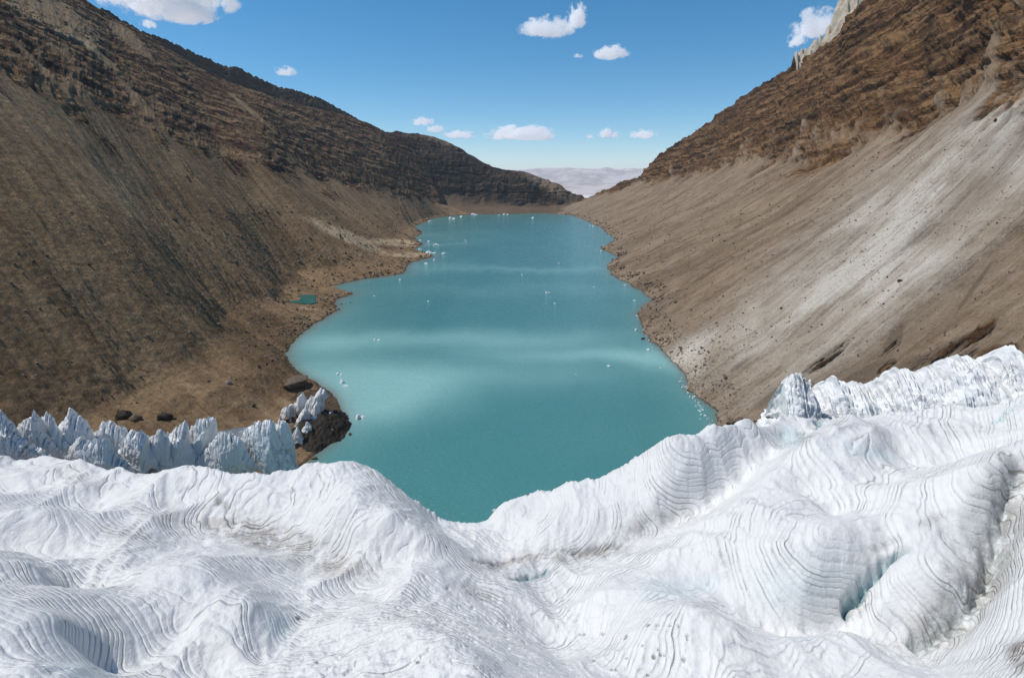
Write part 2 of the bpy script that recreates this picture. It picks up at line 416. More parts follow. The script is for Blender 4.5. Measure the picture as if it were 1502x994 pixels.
Lcrest = [(-2, (-950, 400, 550)), (-1, (-1020, 720, 580)), (0, (-1050, 1120, 600)), (1, ('y', 100, -15, 1480)), (1.5, ('y', 160, 22, 1620)), (2, ('y', 207, 46, 1720)), (2.5, ('y', 290, 96, 1850)), (3, ('y', 370, 132, 1980)), (3.5, ('y', 440, 152, 2300)), (4, ('y', 505, 168, 2600)), (4.5, ('y', 575, 196, 2850)), (5, ('y', 612, 212, 3050))]
s, t, T, P, A = build_wall(Lshore, Lbase, Lcrest, -1, 1050, 640,
    lambda s: (.33 - .11 * sstep(.1, 1.5, s) + .08 * np.exp(-((s - 2.25) / .55) ** 2), .11 - .025 * sstep(.1, 1.5, s) - .045 * np.exp(-((s - 2.25) / .55) ** 2)))
Lline = A
# a flat little basin for the pond by the shore
pc = at_z(446, 438.5, 5.5)
dd = np.hypot(P[..., 0] - pc[0], (P[..., 1] - pc[1]) * .62)
kp = sstep(38, 19, dd) * (P[..., 2] > .5)
P[..., 2] = P[..., 2] * (1 - kp) + 4.7 * kp
dd = np.hypot(P[..., 0] + 134, (P[..., 1] - 355) * .7)
P[..., 2] = np.where(P[..., 2] > .3, P[..., 2] * (.12 + .88 * sstep(22, 60, dd)), P[..., 2])
def l_pale(U, V, tt, sm, tm):
    m = blob(U, V, 505, 345, 70, 9, 24) * 2.0 + blob(U, V, 580, 356, 42, 6, 4) * 1.8 + blob(U, V, 605, 374, 36, 4, 0) * 1.4
    m += blob(U, V, 90, 210, 170, 90, 45, .9) * .28 + blob(U, V, 180, 290, 60, 25, 45, .9) * .35
    m += blob(U, V, 60, 20, 140, 45, 30, .8) * .35 + blob(U, V, 110, 60, 60, 9, 20) * .8 + blob(U, V, 250, 150, 20, 9, 30) + blob(U, V, 305, 148, 10, 7, 0)  # tan ledges by the upper corner, with sunlight painted in
    m += blob(U, V, 452, 452, 16, 3, 3) * 1.2 + blob(U, V, 280, 565, 18, 4, 5) * .8 + blob(U, V, 335, 545, 10, 2, 0) * .7
    m += (V > 560) * sstep(480, 400, U) * blob(U, V, 430, 590, 30, 8, 0) * .4
    m += blob(U, V, 500, 437, 30, 4, 0) * .35 + blob(U, V, 470, 545, 50, 5, 33) * .45
    return m * (.6 + .6 * fbm2(sm * .04, tm * .03, 3))
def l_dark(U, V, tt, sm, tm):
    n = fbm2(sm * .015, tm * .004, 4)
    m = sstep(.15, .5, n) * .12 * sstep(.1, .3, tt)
    for (cu, cv, ru, rv, an) in ((155, 215, 34, 8, 48), (120, 172, 15, 6, 45), (342, 243, 26, 7, 42), (620, 377, 14, 3, -4), (395, 505, 120, 55, 25), (600, 240, 45, 50, 10), (540, 260, 50, 12, 20), (465, 628, 44, 28, 0), (465, 628, 44, 28, 0)):  # patches on the far peak paint in its shade
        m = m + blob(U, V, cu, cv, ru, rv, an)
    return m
def l_cliff(cl, U, V, tt, sm, tm):
    cl = cl * (1 - .95 * sstep(.30, .5, np.maximum(blob(U, V, 70, 16, 150, 36, 28, .8) * .8, blob(U, V, 190, 58, 70, 14, 40, .8)) * .7 + .55 * fbm2(sm * .03, tm * .035, 5, .6)))
    for (cu, cv, ru, rv, an) in ((140, 75, 70, 6, 42), (205, 150, 60, 7, 47), (60, 100, 80, 5, 44), (370, 165, 60, 4, 40)):      # scree chutes between the outcrops
        cl = cl * (1 - .9 * sstep(.3, .55, blob(U, V, cu, cv, ru * 1.2, rv * 1.3, an, .9) * .8 + .35 * fbm2(sm * .05, tm * .03, 4)))
    return cl
def spots(L, seed):
    def f(U, V, sm, tm):
        n = fbm2(sm * .07 + seed, tm * .016, 5, .62); m = 0 * U
        for (cu, cv, ru, rv, an) in L: m = np.maximum(m, sstep(.12, .5, blob(U, V, cu, cv, ru * 1.3, rv * 1.4, an, 1.0) * (.48 + n * 2.6)))
        return m
    return f
l_out = spots(((155, 215, 34, 8, 48), (342, 243, 26, 7, 42), (120, 172, 15, 6, 45), (485, 285, 16, 6, 20), (235, 205, 20, 6, 60), (272, 250, 16, 6, 60), (560, 262, 40, 9, 22)), 1)
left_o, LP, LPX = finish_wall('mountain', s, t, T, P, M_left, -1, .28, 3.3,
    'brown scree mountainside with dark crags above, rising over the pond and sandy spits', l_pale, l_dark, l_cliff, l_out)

# ---- the pale scree wall on the other shore
Rshore = [(-2, (175, 0, 0)), (-1, (142, 200, 0)), (0, (1052, 634)), (.3, (1050, 602)), (.6, (1010, 572)), (.8, (1005, 550)), (1, (972, 515)), (1.3, (945, 488)), (1.6, (934, 457)), (1.8, (956, 441)), (2, (940, 425)), (2.3, (905, 408)),
          (2.55, (889, 392)), (2.68, (906, 377)), (2.85, (882, 364)), (3.0, (902, 350)), (3.4, (880, 333)), (3.8, (850, 320)), (4.1, (838, 316)), (4.4, (805, 313))]
Rbase = [(-2, (420, 60, 215)), (-1, (430, 210, 225)), (0, (455, 430, 240)), (1, ('y', 1490, 118, 580)), (1.6, ('y', 1400, 162, 700)), (2, ('y', 1310, 200, 820)), (2.5, ('y', 1205, 238, 990)), (3, ('y', 1110, 240, 1480)), (3.5, ('y', 1020, 254, 1950)), (4, ('y', 945, 268, 2420)), (4.2, ('y', 890, 282, 2600)), (4.4, ('y', 838, 301, 2720))]
Rcrest = [(-2, (720, 200, 520)), (-1, (740, 420, 560)), (0, (760, 740, 580)), (1, ('y', 1480, -200, 980)), (1.6, ('y', 1400, -120, 1150)), (2, ('y', 1322, -42, 1320)), (2.3, ('y', 1258, 4, 1460)), (2.6, ('y', 1216, 62, 1640)), (3, ('y', 1126, 116, 2010)), (3.5, ('y', 1020, 190, 2330)), (3.9, ('y', 955, 236, 2580)), (4.02, ('y', 940, 254, 2600)), (4.2, ('y', 905, 270, 2700)), (4.4, ('y', 853, 292, 2850))]
s, t, T, P, A = build_wall(Rshore, Rbase, Rcrest, 1, 1050, 640,
    lambda s: (np.full_like(s, .22), np.full_like(s, .17)))
Rline = A
def r_pale(U, V, tt, sm, tm):
    m = blob(U, V, 1320, 350, 400, 115, -40, .9) * .95 * (.55 + .75 * sstep(-.25, .3, fbm2(sm * .014 + 2, tm * .012, 4))) + blob(U, V, 1000, 520, 75, 22, -35, .8) * 1.0
    m += blob(U, V, 1180, 430, 240, 45, -40, .9) * .35 + blob(U, V, 1480, 190, 90, 60, -30, .9) * .6
    m += blob(U, V, 1020, 535, 20, 30, 20) * .5
    return m * (.75 + .5 * fbm2(sm * .03, tm * .006, 4))
def r_dark(U, V, tt, sm, tm):
    n = fbm2(sm * .012 + 9, tm * .004, 4)
    m = sstep(.05, .5, n) * .55
    m = m + (blob(U, V, 1100, 130, 150, 20, -40, .7) * .9 + blob(U, V, 1400, 60, 160, 40, -15, .9) * .5) * (.7 + .8 * fbm2(sm * .03, tm * .02, 4))  # shaded skyline cliffs painted in as darker ground
    for (cu, cv, ru, rv, an) in ((1312, 492, 32, 9, -55), (1215, 520, 40, 6, -35), (1380, 520, 70, 14, -30), (1440, 490, 40, 8, -30), (1330, 540, 40, 12, -35), (1430, 420, 60, 4, -55), (1140, 575, 60, 8, -35), (1085, 535, 25, 4, -35), (1460, 525, 30, 14, 0), (1250, 560, 60, 12, -30)):
        m = m + blob(U, V, cu, cv, ru, rv, an)
    return m
def r_cliff(cl, U, V, tt, sm, tm): return cl
r_out = spots(((1312, 492, 34, 12, -55), (1215, 520, 40, 8, -35), (1385, 522, 60, 14, -30), (1440, 488, 40, 9, -30), (1470, 525, 34, 16, -10), (1300, 545, 20, 9, -50)), 5)
right_o, RP, RPX = finish_wall('mountain', s, t, T, P, M_right, 1, .75, 11.7,
    'tan scree mountainside with pale streaks under banded brown cliffs', r_pale, r_dark, r_cliff, r_out)

# ---- the dark ridge that closes the far end
def rear_wall():
    k = [0, 1, 2, 3, 4, 5, 6, 7, 8]
    shore = [at_z(625, 322), at_z(660, 317), at_z(690, 315), at_z(720, 314.2), at_z(750, 314), at_z(780, 313), at_z(810, 313.6), at_z(838, 316), at_z(860, 320)]
    sill = [at_y(u, v, 2660) for u, v in ((600, 309), (640, 308), (675, 307), (705, 306), (740, 306), (776, 307.5), (800, 307), (835, 306), (865, 302))]
    foot = [at_y(u, v, y) for u, v, y in ((560, 285, 2700), (610, 291, 2750), (655, 297, 2780), (695, 303, 2800), (730, 304, 2820), (770, 304.5, 2840), (800, 305, 2850), (835, 301, 2860), (870, 297, 2860))]
    base = [at_y(u, v, y) for u, v, y in ((560, 262, 2760), (620, 268, 2840), (660, 284, 2850), (700, 294, 2870), (730, 297, 2880), (770, 299, 2880), (800, 300, 2890), (835, 296, 2890), (870, 296, 2900))]
    crest = [at_y(u, v, y) for u, v, y in ((575, 196, 3150), (623, 199, 3180), (655, 208, 3160), (695, 231, 3120), (730, 248, 3080), (765, 252, 3060), (800, 264, 3040), (832, 281, 3000), (868, 300, 2960))]
    n = np.linspace(0, 8, 420)
    R = [pchip(k, np.array(r), n) for r in (shore, sill, foot, base, crest)]
    under = R[0] + np.array([0, -60, -8.]); back = R[4] + np.array([0, 200, -60.]); sk = R[4] + np.array([150, 1800, 0]); sk[:, 2] = -330
    rows = np.stack([under] + R + [back, sk]); T = np.array([0, .08, .18, .28, .44, .90, .95, 1.])
    t = np.linspace(0, 1, 360)
    P = np.transpose(pchip(T, rows, t), (1, 0, 2)).copy()
    N = normals(P); fl = flow_coords(P); X, Y, Z = [P[..., i] for i in range(3)]; sm, tm = fl[..., 0], fl[..., 1]
    tt = np.repeat(t[None], len(n), 0)
    cl = sstep(.36, .46, tt + fbm2(sm * .008, tm * .006, 4) * .16)
    d = cl * (fbm2(sm * .007, tm * .003, 4, .55, True) * 17 + fbm2(sm * .03, tm * .02, 4, .6, True) * 5 + strata(P, .05, 14, 5) * 2 + fbm3(X * .02, Y * .02, Z * .02, 5, .6) * 11)
    d += (1 - cl) * fbm2(X * .012, Y * .012, 4) * 5 * sstep(.1, .2, tt)
    d *= 1 - sstep(.80, .90, tt) * .85
    P += N * d[..., None]
    P[..., 2] += fbm2(X * .02, Y * .02, 3) * 2 * sstep(.1, .16, tt)
    U, V, D = project(P)
    top = blob(U, V, 800, 268, 60, 14, 30, .6) + blob(U, V, 650, 205, 45, 9, 15) * .8  # sunlit crest patches painted in as paler ground
    pale = blob(U, V, 670, 240, 40, 5, 12) * .6 + blob(U, V, 668, 250, 12, 18, 20) * .6 
    cl = cl * (1 - .6 * np.clip(top, 0, 1))
    mask = np.stack([cl, np.clip(pale + top * .6, 0, 1), np.zeros_like(cl), np.ones_like(cl)], -1)
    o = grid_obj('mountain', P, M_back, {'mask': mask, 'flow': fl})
    tag(o, 'dark shaded rocky ridge closing the far end of the lake', 'mountain', kind='structure')
    return o
rear_wall()

# ---- the grey shoulder that shows over the left crest
def shoulder(name, sky, y0, y1, depth, mat, label, cat, mask_rgb, amp, nu=300, nv=120, drop=200):
    us = np.array([q[0] for q in sky], float); vs = np.array([q[1] for q in sky], float)
    u = np.linspace(us[0], us[-1], nu); v = np.interp(u, us, vs)
    ys = np.linspace(y0, y1, nu)
    C = np.array([at_y(a, b, y) for a, b, y in zip(u, v, ys)])
    w = np.linspace(-1, 1, nv)
    P = np.zeros((nu, nv, 3))
    P[..., 0] = C[:, None, 0] + 0 * w; P[..., 1] = C[:, None, 1] + w[None] * depth
    P[..., 2] = C[:, None, 2] - np.abs(w[None]) ** 1.1 * drop
    X, Y, Z = [P[..., i].copy() for i in range(3)]
    P[..., 2] += (fbm2(X * .03, Y * .03, 5, .6) * amp - amp * .1) + (1 - 2 * np.abs(perlin2(X * .06, Y * .06))) * amp * .5 - amp * .3 
    fl = np.stack([X, Z, 0 * X], -1)
    m = np.ones((nu, nv, 4)); m[..., 0], m[..., 1], m[..., 2] = mask_rgb
    o = grid_obj(name, P, mat, {'mask': m, 'flow': fl}, flip=True)
    tag(o, label, cat, kind='structure'); return o
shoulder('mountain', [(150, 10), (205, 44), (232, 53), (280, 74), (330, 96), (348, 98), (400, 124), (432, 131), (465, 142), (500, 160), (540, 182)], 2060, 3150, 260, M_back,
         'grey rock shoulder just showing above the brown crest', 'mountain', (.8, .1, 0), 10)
shoulder('mountain', [(1165, 84), (1188, 62), (1200, 52), (1210, 45), (1220, 33), (1227, 14), (1234, -4), (1248, -22), (1290, -30)], 1790, 1790, 130, M_rock_pale,
         'pale cream rock pinnacle behind the brown cliff top', 'mountain', (1, 1, 0), 34, 160, 100, 260)

# ------------------------------------------------------------------ far plain and far ranges
s_ = NT('salt_plain'); P_ = s_.pos()
c_ = s_.mix(s_.ramp(s_.noise(s_.vmath('MULTIPLY', P_, (.0003, .0009, 0)), 1.0, 6, .6, .5), .4, .65), (.62, .56, .54), (.80, .745, .72))
M_plain = s_.bsdf(c_, .95, .1)
s_ = NT('distant_hills'); P_ = s_.pos()
c_ = s_.mix(s_.ramp(s_.noise(P_, .0011, 6, .65), .38, .62), (.33, .275, .25), (.57, .49, .45))  # haze put into the colour: tones lifted for distance
M_hills = s_.bsdf(c_, .95, .1)
xs = np.linspace(-45000, 45000, 90); ys = np.concatenate([np.linspace(-6000, 2000, 10), np.linspace(3000, 60000, 90)])
g = np.zeros((len(xs), len(ys), 3)); g[..., 0] = xs[:, None]; g[..., 1] = ys[None]; g[..., 2] = -320
tag(grid_obj('ground', g, M_plain, flip=True), 'pale flat plain seen through the gap beyond the lake', 'plain', kind='structure')
def far_range(name, y0, y1, hgt, x0, x1, mat, label, fx, seed):
    nx, ny = 420, 110
    g = np.zeros((nx, ny, 3)); X = np.linspace(x0, x1, nx)[:, None] + np.zeros((1, ny)); Y = np.linspace(y0, y1, ny)[None] + np.zeros((nx, 1))
    w = (Y - y0) / (y1 - y0)
    env = np.sin(np.pi * np.clip(w, 0, 1)) ** .8
    r = fbm2(X * fx + seed, Y * fx, 6, .52, True) * .5 + .5
    g[..., 0] = X; g[..., 1] = Y; g[..., 2] = -325 + env * hgt * (.55 + .55 * r)
    tag(grid_obj(name, g, mat, flip=True), label, 'hills', kind='structure')
far_range('hills', 17500, 23000, 330, -14000, 14000, M_hills, 'low pinkish hills beyond the pale plain', .00045, 2)
far_range('hills', 25000, 32000, 930, -17000, 17000, M_hills, 'long blue mountain range on the horizon', .0003, 8)

# ------------------------------------------------------------------ lake
def poly_dist(X, Y, line):
    d = np.full(X.shape, 1e9)
    for a, b in zip(line[:-1], line[1:]):
        ab = b - a; L = ab @ ab + 1e-9
        tt = np.clip(((X - a[0]) * ab[0] + (Y - a[1]) * ab[1]) / L, 0, 1)
        d = np.minimum(d, np.hypot(X - a[0] - tt * ab[0], Y - a[1] - tt * ab[1]))
    return d
def make_lake():
    nx, ny = 260, 360
    X = np.linspace(-420, 420, nx)[:, None] + np.zeros((1, ny)); Y = (60 * (2760 / 60.) ** np.linspace(0, 1, ny))[None] + np.zeros((nx, 1))
    g = np.stack([X, Y, 0 * X], -1)
    U, V, D = project(g)
    def band(cu, cv, ru, rv, a=0): 
        au = math.radians(a); x = (U - cu) * math.cos(au) + (V - cv) * math.sin(au); y = -(U - cu) * math.sin(au) + (V - cv) * math.cos(au)
        return np.exp(-((x / ru) ** 2 + (y / rv) ** 2))
    V = V + 9 * fbm2(X * .009, Y * .005, 3) + 3 * fbm2(X * .05, Y * .012, 3); U = U + 60 * fbm2(X * .01 + 5, Y * .006, 3)
    si = .28 * sstep(900, 300, Y) * 0 + .12
    si = si + .62 * band(700, 499, 200, 14, -1) + .35 * band(480, 500, 90, 14) + .62 * band(860, 521, 150, 11) + .55 * band(980, 530, 70, 16, 6)
    si = si + .85 * band(545, 590, 110, 30, -6) + .45 * band(560, 555, 160, 22) + .30 * band(700, 548, 250, 20) + .30 * band(480, 520, 80, 50)
    si = si + .35 * band(740, 396, 130, 5) + .25 * band(620, 389, 60, 6) + .3 * band(650, 359, 40, 3.5) + .18 * band(900, 394, 80, 3) + .15 * band(760, 425, 200, 10) + .2 * band(640, 345, 80, 8)
    d = np.minimum(poly_dist(X, Y, Lline[::6, :2]), poly_dist(X, Y, Rline[::6, :2]) * 1.8)
    sh = np.exp(-d / (5 + 6 * sstep(300, 900, Y))) * (1 - .3 * sstep(600, 1500, Y))
    si = si + .25 * np.exp(-d / 30)
    o = grid_obj('lake', g, M_lake, {'silt': np.clip(si, 0, 1), 'shore': np.clip(sh, 0, 1)}, flip=True)
    tag(o, 'milky turquoise glacial lake filling the valley', 'lake', kind='structure')
make_lake()
pp = [(418, 442), (430, 441), (438, 440), (441, 437), (438, 433), (452, 432), (463, 433), (464, 436), (462, 439), (466, 443), (456, 446), (446, 445.5), (434, 444.5)]
pw = np.array([at_z(u, v, 5.4) for u, v in pp])
cen = pw.mean(0); V = [cen] + list(pw); F = [[0, 1 + i, 1 + (i + 1) % len(pw)] for i in range(len(pw))]
tag(link(bpy.data.objects.new('pond', mesh_raw('pond', V, F, M_pond, {'silt': np.full(len(V), .3), 'shore': np.zeros(len(V))}))), 'small dark green pond on the brown bank beside the lake', 'pond', kind='structure')

# ------------------------------------------------------------------ glacier
ICE_LINES = [      # crests and troughs of the ice, as photo pixels with their height over the lake
 # outline against lake and seracs
 [(-120, 640, 58), (0, 640, 55), (60, 690, 57), (130, 684, 57), (200, 702, 56), (260, 691, 59), (340, 701, 58), (400, 702, 58), (440, 688, 60), (500, 681, 62), (545, 691, 60), (570, 709, 56), (600, 735, 50), (640, 760, 43), (680, 772, 40), (715, 773, 39), (735, 748, 43), (800, 732, 47), (880, 706, 53), (940, 680, 60), (985, 642, 70), (1010, 644, 69.5), (1060, 633, 70), (1100, 619, 70), (1150, 604, 67)],
 [(1200, 618, 65), (1290, 612, 72), (1340, 606, 75), (1400, 598, 78), (1480, 592, 83), (1600, 560, 93)],
 # hollow behind the pyramid, upper right basin
 [(1150, 645, 60), (1195, 640, 62)], [(1320, 690, 66), (1400, 690, 68), (1440, 660, 74)], [(1400, 610, 78), (1330, 650, 70)],
 # pyramid: left arm, right arm, face
 [(1249, 604, 79), (1184, 649, 74), (1114, 714, 66), (1065, 748, 61), (1000, 788, 55), (930, 830, 51), (880, 875, 52)],
 [(1249, 604, 79), (1318, 664, 72), (1330, 674, 71)], [(1180, 720, 66), (1220, 760, 64)], 
 # valley between outline hump and pyramid arm
 [(1150, 660, 62), (1090, 705, 57), (1040, 740, 52), (980, 775, 48), (920, 800, 46)],
 [(1030, 680, 64), (960, 730, 56)], [(850, 745, 50)], [(800, 770, 47)],
 # bench that carries the ribbed face
 [(1060, 830, 57), (1084, 818, 60), (1144, 813, 65), (1209, 793, 69), (1268, 763, 71), (1318, 680, 71)],
 [(1010, 850, 54), (1040, 870, 53), (1065, 898, 53), (1144, 937, 53), (1219, 922, 54), (1268, 878, 59), (1310, 815, 66)],
 [(1110, 870, 57), (1180, 860, 62), (1240, 820, 66)],
 # slab right of the crack
 [(1290, 880, 62), (1320, 830, 67), (1338, 798, 70), (1400, 745, 76), (1477, 679, 84), (1502, 640, 87)],
 [(1447, 818, 72), (1422, 858, 68)], [(1300, 930, 57)], [(1380, 840, 69)],
 [(1490, 740, 75), (1467, 838, 67), (1447, 900, 62), (1398, 948, 59), (1323, 977, 57.5)],
 [(1520, 724, 82), (1490, 823, 76), (1465, 905, 70), (1430, 960, 66)],
 # rib mound at the bottom right
 [(930, 925, 59), (1000, 893, 64), (1050, 903, 64), (1124, 932, 63.5), (1164, 940, 63), (1249, 935, 62), (1318, 952, 59)],
 [(950, 990, 60), (1100, 990, 62), (1250, 990, 63), (1400, 985, 68), (1500, 990, 80)],
 # central trough
 [(700, 815, 42.5), (740, 825, 42.5), (780, 843, 43), (850, 815, 44.5), (900, 800, 46)], [(823, 890, 45), (850, 860, 45)],
 [(805, 935, 50), (871, 931, 51), (893, 992, 58)],
 # long crest that runs down to the pond
 [(490, 725, 61), (530, 735, 63), (574, 761, 61.5), (640, 796, 57), (675, 826, 53.5), (745, 850, 49), (779, 883, 49), (801, 909, 50)],
 [(620, 765, 51), (660, 790, 47), (700, 815, 43)], [(520, 790, 57), (600, 830, 54)],
 # bottom centre hump
 [(560, 880, 60), (622, 839, 60), (660, 872, 60), (720, 920, 60), (780, 960, 61)],
 [(440, 930, 66), (526, 918, 70), (609, 927, 74), (657, 940, 76), (679, 957, 77), (692, 992, 79)],
 [(720, 960, 68), (740, 992, 70)], [(820, 970, 57)],
 # left peak and its shaded side
 [(160, 850, 64), (218, 840, 69), (297, 818, 75), (336, 861, 75), (371, 884, 74)],
 [(350, 822, 62), (419, 884, 63), (450, 890, 61), (500, 880, 60)], [(437, 905, 66), (445, 960, 67)],
 [(150, 990, 76), (250, 990, 73), (350, 990, 71), (450, 990, 72), (560, 993, 76)], [(260, 920, 73), (330, 930, 73)],
 [(100, 880, 66), (131, 883, 64), (180, 880, 65)],
 # left edge crests
 [(-60, 812, 80), (0, 818, 79), (44, 822, 77), (96, 868, 70)], [(-60, 860, 84), (0, 857, 84), (57, 880, 86), (87, 905, 87), (110, 950, 84), (153, 992, 80)], [(-40, 990, 90), (50, 985, 91)],
 [(-60, 745, 66), (0, 748, 66), (57, 750, 66), (105, 787, 62)], [(0, 790, 63), (110, 815, 61), (170, 815, 62)], [(60, 720, 57), (150, 740, 56)],
 # dirty bowl
 [(170, 770, 58), (250, 745, 54), (320, 780, 52), (390, 795, 51.8), (470, 815, 52), (540, 830, 54)], [(300, 740, 54), (420, 735, 56)], [(300, 800, 58)],
 # round about, out of the picture
 [(1700, 900, 90), (1700, 700, 95), (1700, 560, 97)], [(-200, 700, 64), (-200, 850, 84)], [(0, 1150, 96), (300, 1150, 84), (700, 1150, 86), (1100, 1150, 80), (1500, 1150, 90)], [(200, 1500, 98), (751, 1500, 95), (1300, 1500, 96)]]
ICE = []
for L in ICE_LINES:
    ICE.append(L[0])
    for a, b in zip(L[:-1], L[1:]):
        k = max(1, int(math.hypot(b[0] - a[0], b[1] - a[1]) / 28))
        ICE += [tuple(a[i] + (b[i] - a[i]) * q / k for i in range(3)) for q in range(1, k + 1)]
def make_glacier():
    Q = np.array([at_z(u, v, z) for u, v, z in ICE])
    def tps(r): return -r + .25 * np.where(r > 0, r * r * np.log(r + 1e-9), 0)
    n = len(Q); Kx = np.hypot(Q[:, None, 0] - Q[None, :, 0], Q[:, None, 1] - Q[None, :, 1]) / 50.
    Pm = np.concatenate([np.ones((n, 1)), Q[:, :2] / 50.], 1)
    Am = np.block([[tps(Kx) + np.eye(n) * .003, Pm], [Pm.T, np.zeros((3, 3))]])
    w = np.linalg.solve(Am, np.concatenate([Q[:, 2], np.zeros(3)]))
    def H0(X, Y):
        sh = X.shape; X = X.ravel(); Y = Y.ravel(); r = np.zeros(len(X))
        for i in range(0, len(X), 20000):
            x, y = X[i:i + 20000], Y[i:i + 20000]
            k = tps(np.hypot(x[:, None] - Q[None, :, 0], y[:, None] - Q[None, :, 1]) / 50.)
            r[i:i + 20000] = k @ w[:n] + w[n] + w[n + 1] * x / 50. + w[n + 2] * y / 50.
        return r.reshape(sh)
    na, nr = 1480, 960
    az = np.radians(np.linspace(-80, 80, na)); rr = 14 * (330 / 14.) ** np.linspace(0, 1, nr)
    # coarse evaluation, then bilinear
    ca, cr = 310, 240
    ai = np.linspace(0, na - 1, ca); ri = np.linspace(0, nr - 1, cr)
    AZc = np.interp(ai, np.arange(na), az); RRc = np.exp(np.interp(ri, np.arange(nr), np.log(rr)))
    Hc = H0(np.sin(AZc)[:, None] * RRc[None], np.cos(AZc)[:, None] * RRc[None])
    fa = np.interp(np.arange(na), ai, np.arange(ca)); fr_ = np.interp(np.arange(nr), ri, np.arange(cr))
    tmp = pchip(np.arange(ca), Hc, fa); Hh = pchip(np.arange(cr), tmp.T, fr_).T
    X = np.sin(az)[:, None] * rr[None]; Y = np.cos(az)[:, None] * rr[None]
    R = np.repeat(rr[None], na, 0)
    Hh = np.clip(Hh, 20, 110)
    # steeper relief close by, sharper crests and troughs
    def box(a, k):
        for ax in (0, 1):
            c = np.cumsum(np.concatenate([np.repeat(np.take(a, [0], ax), k, ax), a, np.repeat(np.take(a, [-1], ax), k, ax)], ax), ax)
            n_ = a.shape[ax]; a = (np.take(c, np.arange(2 * k, 2 * k + n_), ax) - np.concatenate([np.zeros_like(np.take(c, [0], ax)), np.take(c, np.arange(0, n_ - 1), ax)], ax)) / (2 * k + 1)
        return a
    Hs = box(box(Hh, 90), 90)
    Hh = box(Hh, 2)
    Hh = Hh + .05 * (Hh - Hs) * sstep(165, 120, R)
    wx = X + 6 * perlin2(X * .03, Y * .03); wy = Y + 6 * perlin2(X * .03 + 9, Y * .03 + 4)
    rid = fbm2(wx * .022 + .35 * wy * .022, wy * .013, 3, .5, True)
    bil = fbm2(wx * .05, wy * .05, 3, .5)
    rd2 = 1 - 2 * np.abs(perlin2(wx * .030 - wy * .018 + 4, wy * .024 + wx * .010)) ** .8
    rd3 = fbm2(wx * .075 + 2, wy * .05 + .02 * wx, 3, .5, True)
    Hh = Hh + rid * 2.2 + bil * .5 + rd2 * 1.9 + rd3 * 1.0 - 1.9
    # bedding: gently tilted, warped layers that crop out as rows
    dip = .75 * Hh + np.where(X > 0, .16, -.05) * X - .34 * Y + 3.0 * perlin2(X * .012 + 3, Y * .012) + .5 * perlin2(X * .04, Y * .04 + 7)
    for bu, bv, bz_ in ((385, 785, 51), (470, 815, 52), (850, 812, 45)):      # steeper beds in the dirty hollows
        b0 = at_z(bu, bv, bz_); bx, by = X - b0[0], Y - b0[1]
        dip = dip + np.exp(-(bx ** 2 + by ** 2) / (2 * 13 ** 2)) * (-.55 * by + .22 * bx)
    sp = .80
    ph = dip / sp
    ph = ph + .06 * perlin2(X * .3, Y * .3)
    ph = ph + .45 + .9 * perlin2(ph * .37, 0 * ph + 2.2) + .5 * perlin2(ph * .11, 0 * ph + 6.2)
    fr = ph - np.floor(ph)
    step = np.where(fr < .7, fr / .7, (1 - fr) / .3) - .5
    gn = .35 + .65 * sstep(-.3, .35, fbm2(X * .03 + 5, Y * .03, 2))
    Hh = Hh + step * .125 * gn * (.45 + .9 * np.abs(np.sin(np.floor(ph) * 12.9898)))
    rough_ = .5 + .9 * sstep(-.1, .4, fbm2(X * .025 + 11, Y * .025, 3))
    Hh = Hh + (fbm2(X * .16, Y * .16, 5, .62) * .75 - .35 * sstep(.25, .55, fbm2(X * .5, Y * .5, 3)) ) * rough_ + perlin2(X * 1.1, Y * 1.1) * .07
    # narrow crevasses
    blue = np.zeros_like(Hh); dirt = np.zeros_like(Hh)
    Z0 = np.stack([X, Y, Hh], -1); U, V, D = project(Z0)
    def crev(pts, wd, dp, bl, dt):
        nonlocal Hh, blue, dirt
        line = np.array([at_z(u, v, np.interp(0, [0], [60])) for u, v in pts])
        # follow the actual surface: nearest vertex for every point
        L = []
        for (u, v) in pts:
            e = (U - u) ** 2 + (V - v) ** 2; k = np.unravel_index(np.argmin(e), e.shape); L.append([X[k], Y[k]])
        L = np.array(L)
        bx = (X > L[:, 0].min() - 12) & (X < L[:, 0].max() + 12) & (Y > L[:, 1].min() - 12) & (Y < L[:, 1].max() + 12)
        d = poly_dist(X[bx] + perlin2(X[bx] * .4, Y[bx] * .4) * .9, Y[bx] + perlin2(X[bx] * .4 + 5, Y[bx] * .4) * .9, L)
        g = np.exp(-(d / wd) ** 2)
        Hh[bx] -= g * dp; blue[bx] = np.maximum(blue[bx], bl * np.exp(-(d / wd / 1.15) ** 2)); dirt[bx] = np.maximum(dirt[bx], dt * np.exp(-(d / wd / 2.6) ** 2))
    crev([(1240, 895), (1262, 868), (1278, 845), (1300, 822), (1325, 808)], .8, 4.0, 1.0, .35)
    crev([(1490, 690), (1478, 730), (1462, 800), (1444, 850), (1410, 900), (1350, 945)], 1.6, 3.0, .3, .7)  # crevice shade darkened in through the dirt value
    crev([(755, 849), (775, 846), (802, 838)], .7, 1.2, .75, .3)
    crev([(1195, 590), (1200, 612), (1205, 630)], 1.0, 3, .9, .4)
    crev([(1495, 590), (1460, 620)], .5, 1.5, .8, .1)
    crev([(700, 822), (740, 826), (790, 815), (850, 812), (905, 800)], 1.0, 1.2, .0, .6)
    crev([(440, 785), (452, 790), (458, 797)], .4, .8, 0, .5)
    crev([(335, 745), (320, 735)], .4, .8, 0, .5)
    U, V, D = project(np.stack([X, Y, Hh], -1))
